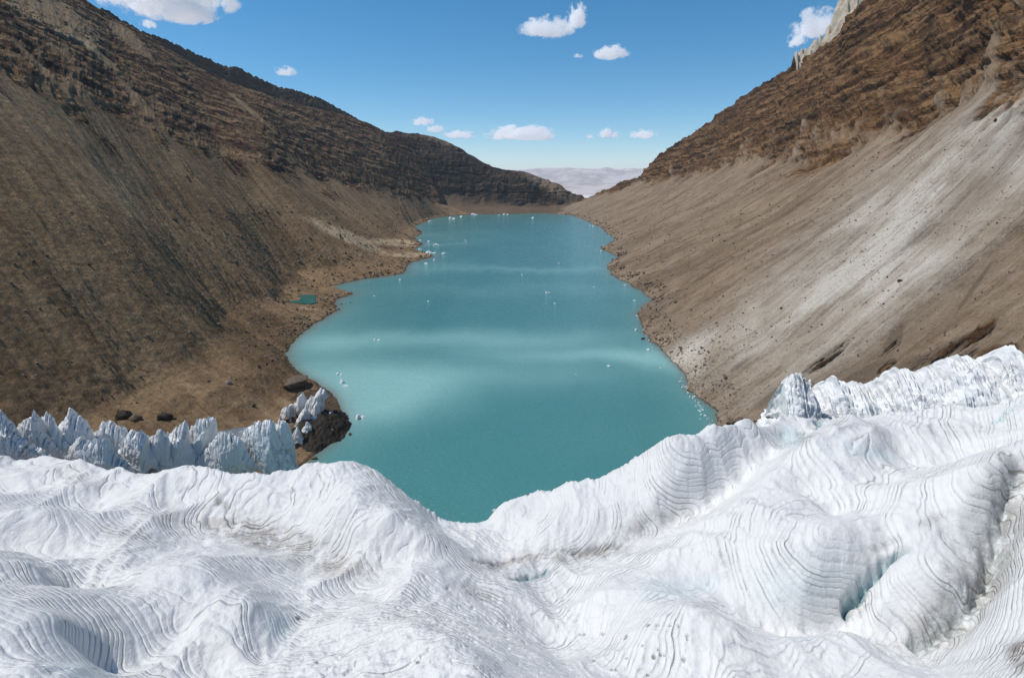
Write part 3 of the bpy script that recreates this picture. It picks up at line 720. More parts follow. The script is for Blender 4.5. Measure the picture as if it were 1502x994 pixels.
    for cu, cv, ru, rv, an, am in ((380, 785, 130, 28, 14, .75), (500, 830, 90, 25, 10, .6), (260, 760, 90, 24, 20, .45), (180, 780, 80, 16, 15, .35), (850, 812, 110, 14, -6, .7), (940, 775, 90, 22, -20, .5), (730, 830, 60, 10, 0, .5), (1290, 800, 40, 10, -20, .55), (1440, 850, 22, 70, 20, .95), (1370, 935, 60, 16, -25, .8), (1260, 890, 40, 14, -30, .5),  # the long right-hand gash is crevice shade painted with the dirt tone
                                       (1350, 945, 50, 14, 0, .7), (1495, 960, 24, 30, 0, 1.2), (1370, 760, 40, 10, -20, .45), (1180, 640, 24, 14, -10, .6), (1230, 620, 30, 8, -20, .35), (1400, 630, 80, 14, 0, .25), (700, 870, 40, 14, 20, .35), (600, 905, 60, 8, 0, .2), (120, 700, 60, 16, 20, .3), (170, 905, 25, 5, 0, .4), (1060, 830, 20, 24, 0, .35), (1000, 640, 30, 6, 0, .1)):
        dirt = np.maximum(dirt, blob(U, V, cu, cv, ru, rv, an, .9) * am)
    for cu, cv, ru, rv, an, am in ((405, 915, 26, 34, -20, .25), (1170, 850, 110, 60, 0, .18), (1000, 860, 90, 20, -10, .22), (1160, 640, 30, 18, 0, .45), (640, 750, 40, 20, 30, .15), (1280, 665, 50, 10, 10, .3), (110, 985, 60, 30, 0, .2)):
        blue = np.maximum(blue, blob(U, V, cu, cv, ru, rv, an, .9) * am)
    # melt holes with a dark bottom on the flatter ice
    hr = np.random.default_rng(21)
    for q in range(34):
        cu, cv = (hr.uniform(850, 1010), hr.uniform(915, 990)) if q < 26 else (hr.uniform(60, 700), hr.uniform(800, 980))
        k = np.unravel_index(np.argmin((U - cu) ** 2 + (V - cv) ** 2), U.shape); cx, cy_ = X[k], Y[k]
        a0, a1, r0, r1 = max(k[0] - 30, 0), k[0] + 30, max(k[1] - 30, 0), k[1] + 30
        d_ = np.hypot(X[a0:a1, r0:r1] - cx, (Y[a0:a1, r0:r1] - cy_) * hr.uniform(.8, 1.3)) / hr.uniform(.22, .5)
        g_ = sstep(1.1, .7, d_); Hh[a0:a1, r0:r1] -= g_ * .5; dirt[a0:a1, r0:r1] = np.maximum(dirt[a0:a1, r0:r1], g_ * 1.0); blue[a0:a1, r0:r1] = np.maximum(blue[a0:a1, r0:r1], g_ * .6)
    # the ice front
    sk = [(-300, 670, 56), (-60, 668, 56), (20, 676, 56), (70, 672, 56), (120, 680, 57), (160, 690, 57), (200, 702, 56), (260, 690, 59), (300, 696, 58), (340, 701, 58), (400, 702, 58), (440, 688, 60), (500, 680, 62), (545, 690, 60), (570, 708, 56), (600, 735, 50), (640, 760, 43), (680, 772, 40), (715, 774, 39), (735, 747, 43), (800, 731, 47), (880, 705, 53), (940, 679, 60), (970, 652, 67), (985, 641, 70), (1010, 643, 69.5), (1060, 632, 70), (1100, 618, 70), (1150, 598, 69), (1200, 617, 65), (1260, 612, 70), (1340, 604, 75), (1400, 596, 78), (1480, 590, 83), (1700, 540, 95)]
    la = [-80]; lr = [240]
    for u, v, z in sk:
        q = at_z(u, v, z); la.append(math.degrees(math.atan2(q[0], q[1]))); lr.append(math.hypot(q[0], q[1]) + 1.5)
    la.append(80); lr.append(245)
    rm = np.interp(np.degrees(az), la, lr); rm = rm + .8 * perlin2(np.degrees(az) * .8, np.zeros(na)) + .6 * perlin2(np.degrees(az) * 3, np.zeros(na) + 3)
    ov = np.clip(R - rm[:, None], 0, None)
    Hh = Hh - ov * .6 - np.clip(ov - 3, 0, None) * 4.5
    Pm = np.stack([X, Y, Hh], -1)
    keep = Hh > -8
    o = grid_obj('glacier', Pm, M_glacier, {'phase': ph, 'dirt': np.clip(dirt, 0, 1.5), 'blue': np.clip(blue, 0, 1)}, flip=True, keep=keep)
    tag(o, 'white banded glacier filling the near valley', 'glacier', kind='structure')
    return Pm
GP = make_glacier()

# ------------------------------------------------------------------ seracs
def serac(name, prof, yd, zb, thick, label, group, mat=None, amp=1.6, na=90, nb=60, glaze=.6, grime=.3, seed=0, tilt=0.0, yslope=0.0, cat='serac', sharp=1.45, widen=.34, cuts=18):
    """prof: crest of the fin as photo pixels; yd its distance; a closed lump with real thickness"""
    us = np.array([p[0] for p in prof], float); vs = np.array([p[1] for p in prof], float)
    wid = us[-1] - us[0]; us[0] -= widen * wid; us[-1] += widen * wid
    u = np.linspace(us[0], us[-1], na); v = np.interp(u, us, vs)
    jag = np.abs(perlin2(u * .16 + seed, u * 0 + seed)) + .5 * np.abs(perlin2(u * .45 + seed, u * 0 + 3 + seed))
    v = v + jag * min(15, wid * .26) * sstep(0, .12, (u - us[0]) / (us[-1] - us[0])) * sstep(0, .12, (us[-1] - u) / (us[-1] - us[0])) - 1.2
    ys = yd + yslope * (u - us[0])
    C = np.array([at_y(a, b, y) for a, b, y in zip(u, v, ys)])
    e = np.linspace(-1, 1, na)
    th = thick * np.sqrt(np.clip(1 - np.abs(e) ** 4, 0, 1))
    b = np.linspace(0, 1, nb)
    w = 2 * b - 1
    oy = np.sign(w) * np.abs(w) ** .8                 # -1 front foot, +1 back foot
    oz = (1 - np.abs(w) ** sharp)
    cen = np.array([C[:, 0].mean(), C[:, 1].mean(), zb])
    P = np.zeros((na, nb, 3))
    P[..., 0] = C[:, 0:1] + 0 * b
    P[..., 1] = C[:, 1:2] + oy[None] * th[:, None]
    P[..., 2] = zb + (C[:, 2:3] - zb) * oz[None]
    hgt = max(C[:, 2].max() - zb, 3)
    X, Y, Z = [P[..., i].copy() for i in range(3)]
    N = normals(P); out = np.stack([0 * X, np.sign(oy)[None] + 0 * X, .3 + 0 * X], -1); N = np.where((N * out).sum(-1, keepdims=True) < -.2, -N, N)
    k = 6.0 / hgt
    d = amp * (1.0 * fbm3(X * .10 + seed, Y * .10, Z * .075, 3, .55, True) * 1.0 + .6 * fbm3(X * .3 + seed, Y * .3, Z * .28, 4, .6))
    bk = fbm3(X * .16 + seed, Y * .16 + 3, Z * .10, 2)
    q4 = bk * 5; fl_ = np.floor(q4); d = d + amp * .55 * (fl_ + sstep(.0, .25, q4 - fl_)) / 5 * 1.6
    fade_top = 1 - .92 * oz[None] ** 4
    P = P + N * (d * fade_top)[..., None]
    P[..., 0] += amp * .35 * perlin3(X * .25, Y * .25, Z * .25 + seed)
    P[..., 2] += amp * .45 * oz[None] * (perlin2(X * .6 + seed, Y * .3) + .6 * perlin2(X * 1.5 + seed, Y * .9))
    # broken, flat faces
    rs = np.random.default_rng(int(seed * 10) + 1); hw = (C[:, 0].max() - C[:, 0].min()) / 2
    Q = (P - np.array([C[:, 0].mean(), C[:, 1].mean(), zb])) / np.array([hw, thick, hgt])
    for q in range(cuts):
        n_ = rs.normal(size=3) * np.array([1, 1.1, .45]); n_ /= np.linalg.norm(n_)
        dq = Q @ n_ - n_[2] * .45; lim_ = np.quantile(dq, rs.uniform(.70, .90))
        Q = Q - np.clip(dq - lim_, 0, None)[..., None] * n_ * .8 * (1 - .9 * oz[None, :, None] ** 6)
    P = Q * np.array([hw, thick, hgt]) + np.array([C[:, 0].mean(), C[:, 1].mean(), zb])
    X, Y, Z = [P[..., i].copy() for i in range(3)]
    P[..., 1] += .35 * perlin3(X * .9, Y * .9, Z * .5); P[..., 0] += .25 * perlin3(X * .9 + 7, Y * .9, Z * .6)
    gl = glaze * sstep(1.0, .45, oz[None] + 0 * X) * (.4 + .6 * sstep(.2, -.4, oy[None]))  # cyan of the shaded ice painted on front and lower faces
    gr = grime * sstep(.9, .1, (Z - zb) / hgt + .4 * fbm2(X * .1, Z * .1, 2))
    o = bpy.data.objects.new(name, mesh_raw(name, (P - cen).reshape(-1, 3), grid_faces(na, nb, flip=True), mat or M_serac, {'glaze': gl.ravel(), 'grime': gr.ravel()}, smooth=False))
    o.location = cen; link(o)
    return tag(o, label, cat, group)

WG = 'ice blocks standing in the cliff row at the left margin'
WALL = [
 ([(-60, 640), (-40, 610), (-15, 600), (0, 592), (12, 606), (18, 616), (30, 640), (40, 680)], 215, 30, 10, 'white ice peak cut by the picture edge, with a rounded blue hollow at its foot'),
 ([(8, 660), (20, 630), (32, 612), (44, 608), (50, 599), (54, 612), (64, 640), (70, 668)], 226, 28, 8, 'low white ice crest ending in a small hooked point'),
 ([(48, 660), (54, 622), (62, 600), (68, 597), (74, 603), (82, 618), (92, 640), (98, 672)], 232, 26, 8, 'twin topped grey veined ice pyramid left of the tallest pointed one'),
 ([(82, 650), (90, 616), (98, 604), (104, 594), (110, 606), (118, 609), (127, 611), (134, 621), (138, 634), (140, 660)], 238, 25, 9, 'tall pointed ice pyramid with a narrow needle summit'),
 ([(136, 660), (142, 626), (150, 615), (156, 622), (162, 613), (168, 622), (180, 624), (188, 634), (192, 660)], 243, 22, 8, 'ragged ice block with several little dirty spires along its top'),
 ([(98, 690), (106, 650), (116, 634), (130, 640), (145, 636), (158, 642), (166, 662), (172, 694)], 222, 26, 7, 'broad bluish ice shoulder bulging in front of the spired block'),
 ([(176, 690), (182, 640), (190, 630), (200, 625), (210, 627), (216, 636), (220, 660), (222, 692)], 236, 18, 8, 'upright square shouldered ice tower with a dark crack down its face'),
 ([(216, 690), (220, 640), (228, 633), (236, 626), (243, 634), (250, 640), (246, 660), (248, 690)] , 240, 16, 7, 'small leaning ice tower with a brown stained cap'),
 ([(242, 690), (246, 638), (256, 622), (266, 614), (274, 607), (278, 614), (276, 640), (282, 690)], 246, 14, 9, 'ice horn rising to the second sharpest point of the row'),
 ([(272, 692), (276, 630), (284, 620), (294, 612), (308, 611), (318, 614), (322, 624), (318, 650), (312, 692)], 250, 12, 9, 'big rounded ice block with overhanging blue side'),
 ([(300, 694), (310, 646), (322, 632), (334, 628), (340, 636), (352, 640), (358, 660), (360, 696)], 244, 12, 8, 'flat topped low ice block with a dirty upper ledge'),
 ([(346, 700), (352, 640), (360, 626), (372, 618), (384, 614), (394, 612), (402, 616), (410, 640), (412, 700)], 252, 8, 10, 'massive ice block with a pale dome and a long blue wall below'),
 ([(396, 700), (402, 622), (412, 612), (420, 614), (426, 622), (432, 634), (437, 645), (435, 670), (428, 700)], 258, 2, 10, 'last ice block of the cliff, ending in a sheer corner over the water'),
]
for i, (pr, yd, zb, th, lb) in enumerate(WALL):
    serac('serac', pr, yd, zb - 6, th, lb, WG, seed=i * 3.1, glaze=.85 if i > 4 else .5, grime=.14, amp=1.7, widen=.55, sharp=1.3)
w_ = serac('glacier', [(-90, 636), (-40, 618), (20, 626), (60, 630), (100, 622), (140, 634), (200, 638), (260, 632), (300, 636), (350, 632), (390, 624), (420, 630), (432, 655)], 228, -6, 12, 'low broken ice wall tying the cliff blocks together', None, seed=33.3, glaze=.8, grime=.3, amp=2.2, na=420, nb=70, yslope=.066, widen=0)
del w_['category']; w_['kind'] = 'structure'
w_ = serac('glacier', [(1130, 650), (1160, 600), (1200, 604), (1250, 600), (1300, 592), (1350, 584), (1400, 570), (1450, 562), (1500, 556), (1560, 570)], 232, 40, 13, 'broken white ice tying the far crests together', None, seed=44.4, glaze=.2, grime=.1, amp=2.2, na=300, nb=70, widen=0, sharp=1.1)
del w_['category']; w_['kind'] = 'structure'
CG = 'dirty ice teeth on the dark moraine spit'
TEETH = [
 ([(430, 622), (432, 590), (438, 580), (446, 574), (450, 590), (456, 610), (458, 628)], 348, 2, 8, 'broad white tooth at the upper corner of the moraine spit'),
 ([(444, 622), (448, 590), (456, 575), (462, 578), (468, 596), (470, 624)], 345, 2, 8, 'grey veined tooth wedged between two white ones on the spit'),
 ([(458, 620), (462, 578), (470, 569), (476, 570), (484, 580), (488, 594), (486, 612), (478, 622)], 340, 2, 9, 'largest bright tooth on the spit, nearest to the open water'),
 ([(455, 624), (460, 596), (466, 588), (468, 600), (470, 622)], 330, 2, 4, 'slim upright ice needle in front of the largest tooth'),
 ([(434, 640), (440, 606), (450, 594), (455, 606), (454, 636)], 324, 2, 7, 'leaning dirty tooth with a brown foot on the dark moraine'),
 ([(410, 625), (412, 600), (418, 596), (424, 600), (426, 612), (427, 628)], 335, 4, 7, 'squat grey tooth standing beside the corner ice block'),
 ([(423, 615), (425, 594), (429, 592), (432, 598), (432, 618)], 342, 4, 6, 'small dull knob of ice between the squat tooth and the moraine'),
 ([(440, 652), (444, 628), (450, 618), (456, 626), (458, 650)], 308, 1, 5, 'low dirt streaked ice stub at the foot of the spit'),
 ([(448, 640), (454, 616), (461, 606), (468, 618), (473, 640)], 324, 2, 6, 'middle grey tooth rising straight out of the black earth heap'),
 ([(470, 636), (477, 612), (484, 602), (491, 612), (497, 634)], 336, 2, 6, 'dirty tooth on the water side of the black earth heap'),
 ([(420, 660), (428, 636), (436, 626), (442, 640), (448, 662)], 300, 0, 6, 'dirty ice lump wedged between the corner ice block and the earth heap'),
 ([(474, 650), (481, 634), (488, 628), (494, 638), (498, 648)], 314, 0, 4, 'small grey ice lump low on the outer rim of the earth heap'),
]
for i, (pr, yd, zb, th, lb) in enumerate(TEETH):
    serac('serac', pr, yd, zb - 3, th, lb, CG, seed=50 + i * 2.3, glaze=.3, grime=.95 if i in (1, 4, 5, 7, 8, 9, 10, 11) else .5, amp=1.0, na=60, nb=46)
RG = 'ice crests along the far edge of the glacier below the tan scree'
CREST = [
 ([(1128, 650), (1142, 622), (1146, 600), (1149, 566), (1152, 560), (1158, 556), (1162, 552), (1168, 551), (1173, 552), (1176, 549), (1180, 556), (1184, 562), (1187, 561), (1190, 574), (1196, 590), (1200, 640)], 226, 50, 14, 'castle like ice tower with three teeth on its summit'),
 ([(1190, 620), (1196, 580), (1202, 570), (1212, 563), (1222, 555), (1226, 552), (1231, 556), (1240, 563), (1256, 562), (1270, 565), (1282, 567), (1290, 576), (1296, 620)], 238, 46, 26, 'long level ice crest with one low point, right beside the ice tower'),
 ([(1276, 610), (1286, 566), (1298, 556), (1306, 546), (1313, 541), (1322, 544), (1330, 540), (1338, 548), (1346, 552), (1352, 600)], 240, 48, 28, 'jagged ice crest with two blunt points in mid row'),
 ([(1336, 600), (1346, 553), (1354, 546), (1362, 543), (1370, 538), (1378, 540), (1384, 546), (1392, 600)], 238, 50, 26, 'small stepped ice crest squeezed between two larger ones'),
 ([(1372, 600), (1380, 540), (1386, 528), (1391, 525), (1398, 529), (1404, 523), (1416, 523), (1424, 526), (1434, 530), (1446, 532), (1456, 536), (1464, 600)], 236, 52, 30, 'wide ice crest with a straight sloping top, next to the great dome'),
 ([(1446, 600), (1456, 538), (1464, 520), (1472, 511), (1482, 508), (1494, 513), (1504, 522), (1520, 530), (1536, 600)], 232, 54, 30, 'great smooth ice dome, highest of the far crests'),
 ([(1140, 660), (1146, 630), (1154, 618), (1166, 622), (1180, 618), (1190, 626), (1198, 655)], 212, 50, 5, 'blue shadowed ice block at the foot of the castle like tower'),
]
for i, (pr, yd, zb, th, lb) in enumerate(CREST):
    pr = [pr[0]] + [(a, b - (0 if i == 6 else 5)) for a, b in pr[1:-1]] + [pr[-1]]
    serac('serac', pr, yd, zb - 6, th, lb, RG, seed=90 + i * 4.7, glaze=.9 if i == 6 else .22, grime=.4 if i == 6 else .12, amp=1.6, sharp=1.35 if i == 6 else 1.0 if i == 0 else .92, na=120, cuts=10 if i == 6 else 0, widen=.2 if i in (0, 6) else .55)

# ------------------------------------------------------------------ lumps: floes, boulders, rubble
from mathutils import noise as mnoise, Vector
def ico(sub):
    import bmesh
    bm = bmesh.new(); bmesh.ops.create_icosphere(bm, subdivisions=sub, radius=1); bm.verts.ensure_lookup_table()
    V = np.array([v.co for v in bm.verts]); F = np.array([[v.index for v in f.verts] for f in bm.faces]); bm.free(); return V, F
ICO = {k: ico(k) for k in (1, 2, 3, 4)}
def lump(seed, sub, sx, sy, sz, rough=.4, cuts=5, floor=-.35):
    V, F = ICO[sub]; r = np.random.default_rng(seed); V = V.copy()
    V *= (1 + rough * fbm3(V[:, 0] * 1.3 + seed * 7.7, V[:, 1] * 1.3, V[:, 2] * 1.3, 3, .6))[:, None]
    for i in range(cuts):                                  # flat broken faces
        n = r.normal(size=3); n /= np.linalg.norm(n); d = V @ n; k = r.uniform(.55, .85)
        V -= np.clip(d - k, 0, None)[:, None] * n * .9
    V[:, 2] = np.maximum(V[:, 2], floor)
    return V * np.array([sx, sy, sz]), F
def nearest(PX, G, u, v):
    U, V, D = PX
    e = (U - u) ** 2 + (V - v) ** 2
    ok = e < max(e.min() * 1.5, 4.0)
    d = np.where(ok, D, 1e9); k = np.unravel_index(np.argmin(d), d.shape)
    return G[k]

def floe(u, v, wpx, hpx, label, group, seed, parts=1):
    p = at_z(u, v, 0.0); dep = project(p)[2]
    w = wpx * dep / CF / 2; h = hpx * dep / CF
    Vs, Fs, off = [], [], 0
    r = np.random.default_rng(seed)
    for q in range(parts):
        sx = w * (1 if parts == 1 else r.uniform(.4, .65)); V, F = lump(seed * 5 + q, 3, sx, max(w * r.uniform(.5, .8), h * .6), h * r.uniform(.6, 1.0) * (1 if q == 0 else .5), .55, 6, -.2)
        if parts > 1: V = V + np.array([(q / (parts - 1) - .5) * w * 1.25, r.uniform(-.3, .3) * w, 0])
        Vs.append(V); Fs.append(F + off); off += len(V)
    V = np.concatenate(Vs); F = np.concatenate(Fs)
    gl = np.clip(1 - V[:, 2] / (h * .4 + 1e-6), 0, 1) * .5
    o = bpy.data.objects.new('ice_floe', mesh_raw('ice_floe', V, F, M_serac, {'glaze': gl, 'grime': np.zeros(len(V))}, smooth=False))
    o.location = (p[0], p[1], -.05); link(o); return tag(o, label, 'ice floe', group)

FG = 'ice floes drifting on the lake'
FLOES = [
 (529, 613, 11, 9, 2, 'chunky white floe with a raised knob off the moraine spit'),
 (498, 549, 8, 4, 2, 'double humped floe north of the brown beach near the spit'),
 (502, 561, 7, 6, 1, 'rounded white floe just off the ice strewn beach'),
 (507, 566, 8, 2, 1, 'flat slip of ice lying against the rounded floe'),
 (498, 637, 10, 4, 1, 'pale bluish slab of ice at the tip of the moraine spit'),
 (487, 634, 6, 4, 1, 'small white block stranded at the edge of the dark spit'),
 (553, 498, 9, 3, 2, 'long low white floe in the pale water band'),
 (804, 430, 7, 4, 2, 'lone white floe in the middle of the lake'),
 (814, 445, 4, 1.5, 1, 'sliver of ice just beyond the lone floe in mid lake'),
 (725, 749, 8, 4, 1, 'white floe touching the glacier front at the low notch'),
 (893, 537, 6, 2, 1, 'thin white floe between the pale water bands'),
 (969, 540, 5, 2.5, 1, 'bright white floe close to the pale shore scree'),
 (845, 549, 4, 1.5, 1, 'tiny floe in the open teal water'),
 (640, 360, 9, 4, 1, 'upper white floe off the sandy spit'),
 (629, 355, 6, 3, 1, 'small bright floe between the two sandy points'),
 (632, 371, 15, 4, 3, 'long white raft of ice grounded on the sandy spit'),
 (651, 373, 7, 3, 1, 'white floe with a dark waterline off the tip of the spit'),
 (616, 366, 6, 3, 1, 'white floe in the little bay behind the spit'),
 (637, 382, 4, 2, 1, 'small floe just below the sandy spit'),
 (625, 387, 6, 2, 1, 'narrow floe lower down beside the spit'),
 (663, 321, 9, 4, 2, 'white floe with a hump in the far corner of the lake'),
 (677, 318, 5, 2, 1, 'small floe behind the humped one in the far corner'),
 (696, 314.8, 10, 2.5, 3, 'ragged white line of ice against the far bank'),
 (742, 314.8, 8, 2.5, 2, 'white ice heap against the middle of the far bank'),
 (732, 316, 4, 1.5, 1, 'small floe left of the ice heap at the far bank'),
 (782, 320, 5, 2, 1, 'small floe below the outlet of the lake'),
 (631, 325, 8, 2, 1, 'thin floe by the far brown headland'),
 (868, 332, 7, 3, 2, 'pair of joined floes at the far tan shore'),
 (617, 353, 4, 2, 1, 'speck of ice at the dark point above the bay'),
 (917, 418, 5, 2, 1, 'white floe beneath the far tan headland'),
 (931, 441, 5, 2.5, 1, 'white floe in the bay beside the tan headland'),
 (882, 369, 4, 2, 1, 'small floe in the notch of the tan shore'),
 (933, 484, 5, 2.5, 1, 'white floe off the boulder strewn tan shore'),
 (951, 513, 5, 2.5, 1, 'white floe beside the rock in the water'),
 (872, 421, 3, 1.2, 1, 'faint tiny floe left of the far tan headland'),
 (549, 434, 4, 1.2, 1, 'faint floe off the gravel spit by the pond'),
 (587, 410, 4, 1.5, 1, 'faint floe below the brown headland'),
 (820, 386, 3, 1.5, 1, 'tiny floe far out in the upper lake'),
 (766, 403, 3, 1.2, 1, 'tiny floe on the pale streak of the upper lake'),
 (683, 353, 3, 1.2, 1, 'tiny floe right of the two bright ones off the spit'),
 (628, 442, 3, 1.2, 1, 'faint speck of ice in the left half of the mid lake'),
]
for i, (u, v, w, h, n, lb) in enumerate(FLOES): floe(u, v, w, h, lb, FG, 100 + i, n)
BG = 'brash ice crowded along the near tan shore'
for i in range(46):
    tt = random.random(); u = 1004 + 44 * tt + random.uniform(-16, -1) * (1 if random.random() < .4 else .45); v = 556 + 66 * tt + random.uniform(-4, 4)
    if 0.0 < tt < .28: u += 4
    floe(u, v, random.uniform(1.5, 4), random.uniform(1, 2.2), 'small chip of brash ice at the foot of the near tan shore', BG, 400 + i)
for i in range(16):
    u = random.uniform(938, 966); v = 455 + (u - 936) * 1.9 + random.uniform(-6, 4)
    floe(u - 6, v, random.uniform(1.2, 2.5), random.uniform(1, 1.6), 'tiny chip of ice below the pale boulder beach', 'ice chips below the pale boulder beach', 480 + i)

def boulder(p, rx, ry, rz, mat, label, group, seed, sub=3, lift=.3):
    V, F = lump(seed, sub, rx, ry, rz, .45, 9, -.5)
    o = bpy.data.objects.new('boulder', mesh_raw('boulder', V, F, mat, smooth=False))
    o.location = (p[0], p[1], p[2] + rz * lift); o.rotation_euler = (0, 0, random.uniform(0, 6.28)); link(o)
    return tag(o, label, 'boulder', group)
def wall_boulder(PX, G, u, v, wpx, hpx, mat, label, group, seed):
    p = nearest(PX, G, u, v); dep = project(np.array(p))[2]
    w = wpx * dep / CF / 2; h = hpx * dep / CF / 2
    return boulder(p, w, w * .8, h, mat, label, group, seed)
LB = 'boulders on the brown slope'
LBO = [
 (181, 611, 22, 18, M_rock_dark, 'black angular boulder behind the ice row, with a brown one touching it'),
 (200, 614, 22, 14, M_rock_brown, 'brown blocky boulder leaning on the black angular one'),
 (240, 612, 24, 16, M_rock_dark, 'dark flat faced boulder behind the ice, right of the black one'),
 (436, 563, 46, 20, M_rock_brown, 'huge brown boulder sitting above the ice teeth of the spit'),
 (322, 475, 6, 6, M_rock_grey, 'pale grey boulder alone on the lower brown slope'),
 (279, 486, 6, 5, M_rock_grey, 'grey rounded boulder left of the pale lone one'),
 (217, 492, 5, 4, M_rock_grey, 'grey boulder lowest of three in a loose row'),
 (132, 388, 6, 4, M_rock_dark, 'dark boulder in the stony belt high on the brown slope'),
 (70, 374, 5, 4, M_rock_dark, 'dark boulder near the left end of the stony belt'),
 (50, 383, 5, 4, M_rock_dark, 'dark boulder at the upper left of the brown slope'),
 (336, 561, 12, 6, M_rock_grey, 'long pale slab lying on the brown hummocks'),
 (374, 595, 8, 6, M_rock_dark, 'dark boulder on the moraine below the hummocks'),
 (435, 612, 5, 4, M_rock_dark, 'small dark boulder on the brown bank near the teeth'),
 (58, 453, 4, 4, M_rock_dark, 'small dark boulder at mid height far left of the slope'),
 (290, 458, 4, 3, M_rock_grey, 'small light boulder uphill of the lone pale grey one'),
]
for i, (u, v, w, h, m, lb) in enumerate(LBO): wall_boulder(LPX, LP, u, v, w, h, m, lb, LB, 600 + i)
RB = 'boulders on the tan slope'
RBO = [
 (1070, 620, 14, 12, M_rock_brown, 'brown boulder at the meeting of ice, water and tan slope'),
 (1083, 616, 14, 11, M_rock_brown, 'second brown boulder uphill of the one where ice meets water'),
 (1058, 626, 10, 7, M_rock_dark, 'dark wet boulder at the waterline by the ice'),
 (1094, 622, 8, 6, M_rock_brown, 'small brown boulder half under the ice edge'),
 (1135, 594, 10, 6, M_rock_dark, 'dark boulder perched above the ice edge left of the ice tower'),
 (1320, 411, 9, 5, M_rock_dark, 'long dark boulder on the pale scree'),
 (1460, 176, 6, 6, M_rock_dark, 'dark boulder high on the pale scree below the cliffs'),
 (1186, 485, 5, 4, M_rock_grey, 'pale boulder on the middle of the tan slope'),
 (1205, 475, 5, 4, M_rock_grey, 'light grey boulder above the middle pale one'),
 (1055, 563, 5, 5, M_rock_grey, 'light boulder low on the tan slope above the brash ice'),
 (1044, 498, 4, 4, M_rock_grey, 'pale boulder on the bright fan of scree'),
 (1300, 406, 4, 3, M_rock_dark, 'small dark stone left of the long dark boulder'),
 (1145, 451, 7, 4, M_rock_dark, 'dark boulder in the streaks above the bright fan'),
 (943, 400, 5, 4, M_rock_dark, 'dark boulder on the far tan headland'),
 (990, 443, 7, 4, M_rock_dark, 'dark boulder on bare slope uphill of the far tan headland'),
 (1295, 445, 4, 4, M_rock_dark, 'small dark boulder under the long one'),
]
for i, (u, v, w, h, m, lb) in enumerate(RBO): wall_boulder(RPX, RP, u, v, w, h, m, lb, RB, 700 + i)
for i, (u, v, w, h, m, lb) in enumerate([(513, 637, 8, 5, M_rock_brown, 'brown rock sticking out of the water beside the blue slab'), (461, 673, 10, 8, M_rock_brown, 'brown boulder in the dark cove behind the glacier'),
        (943, 497, 10, 4, M_rock_dark, 'flat dark rock in the water off the tan shore'), (497, 454, 5, 4, M_rock_dark, 'dark rock at the waterline below the gravel spit'), (501, 446, 4, 2, M_rock_dark, 'small dark rock in the shallows of the gravel spit'),
        (514, 444, 4, 1.5, M_rock_dark, 'thin dark rock awash off the gravel spit')]):
    p = at_z(u, v, 0); dep = project(p)[2]; boulder(p, w * dep / CF / 2, w * dep / CF / 3, h * dep / CF / 2, m, lb, 'rocks in the water', 760 + i, 3, .15)

# dark earth heap under the teeth of the spit
hv = at_z(462, 632, 0)
def mound(name, u0, v0, rx, ry, h, label):
    n = 90; c = at_z(u0, v0, 0); a = np.linspace(-1, 1, n); X, Y = np.meshgrid(a, a, indexing='ij')
    d = np.sqrt(X ** 2 + Y ** 2) + .18 * fbm2(X * 2, Y * 2, 4)
    z = h * sstep(1.0, .25, d) + (fbm2(X * 4, Y * 4, 5, .6) * .36 * h + fbm2(X * 12, Y * 12, 3) * .06 * h) * sstep(1.05, .6, d) - 1.2
    P = np.stack([c[0] + X * rx, c[1] + Y * ry, z], -1)
    o = grid_obj(name, P, M_wet, flip=True); tag(o, label, 'moraine', kind='structure')
mound('moraine', 467, 632, 22, 38, 8.5, 'dark heap of wet moraine under the dirty ice teeth')

def rubble(PX, G, n, name, mat, label, box, seed, smin, smax, tmax):
    r = np.random.default_rng(seed); U, V, D = PX
    ok = (U > box[0]) & (U < box[1]) & (V > box[2]) & (V < box[3]) & (G[..., 2] > .2)
    ok[:, int(tmax * G.shape[1]):] = False
    cl = fbm2(G[..., 0] * .02 + seed, G[..., 1] * .02, 3)
    wgt = (ok * np.clip(D, 100, 2500) ** -.3 * np.exp(3.0 * cl)).ravel(); wgt /= wgt.sum()
    idx = r.choice(len(wgt), n, p=wgt); B, Fb = ICO[1]
    pts = G.reshape(-1, 3)[idx]; dep = D.ravel()[idx]
    sz = smin + (smax - smin) * r.random(n) ** 5; sz = sz * np.clip(dep / 500, .7, 2.2)
    Vv = B[None] * (1 + .35 * r.normal(size=(n, len(B), 1))) * (sz[:, None, None] * r.uniform(.6, 1.2, (n, 1, 3)))
    Vv = Vv + pts[:, None] + r.normal(0, .4, (n, 1, 3)) * np.array([1, 1, 0])
    Ff = Fb[None] + (np.arange(n) * len(B))[:, None, None]
    o = link(bpy.data.objects.new(name, mesh_raw(name, Vv.reshape(-1, 3), Ff.reshape(-1, 3), mat, smooth=False)))
    tag(o, label, 'rubble', kind='stuff')
rubble(LPX, LP, 5200, 'rubble', M_rock_brown, 'brown stones strewn over the left scree', (-40, 660, 300, 690), 5, .22, 1.6, .5)
rubble(LPX, LP, 1500, 'rubble', M_rock_grey, 'light stones strewn over the left scree', (-40, 660, 330, 690), 6, .2, 1.3, .4)
rubble(RPX, RP, 5200, 'rubble', M_rock_brown, 'brown stones strewn over the right scree', (850, 1540, 200, 660), 8, .2, 1.0, .62)
rubble(RPX, RP, 700, 'rubble', M_rock_dark, 'dark stones strewn over the right scree', (850, 1540, 150, 660), 9, .18, .9, .64)
rubble(RPX, RP, 1500, 'rubble', M_rock_grey, 'pale stones strewn over the right shore', (930, 1100, 440, 640), 10, .2, 1.2, .3)

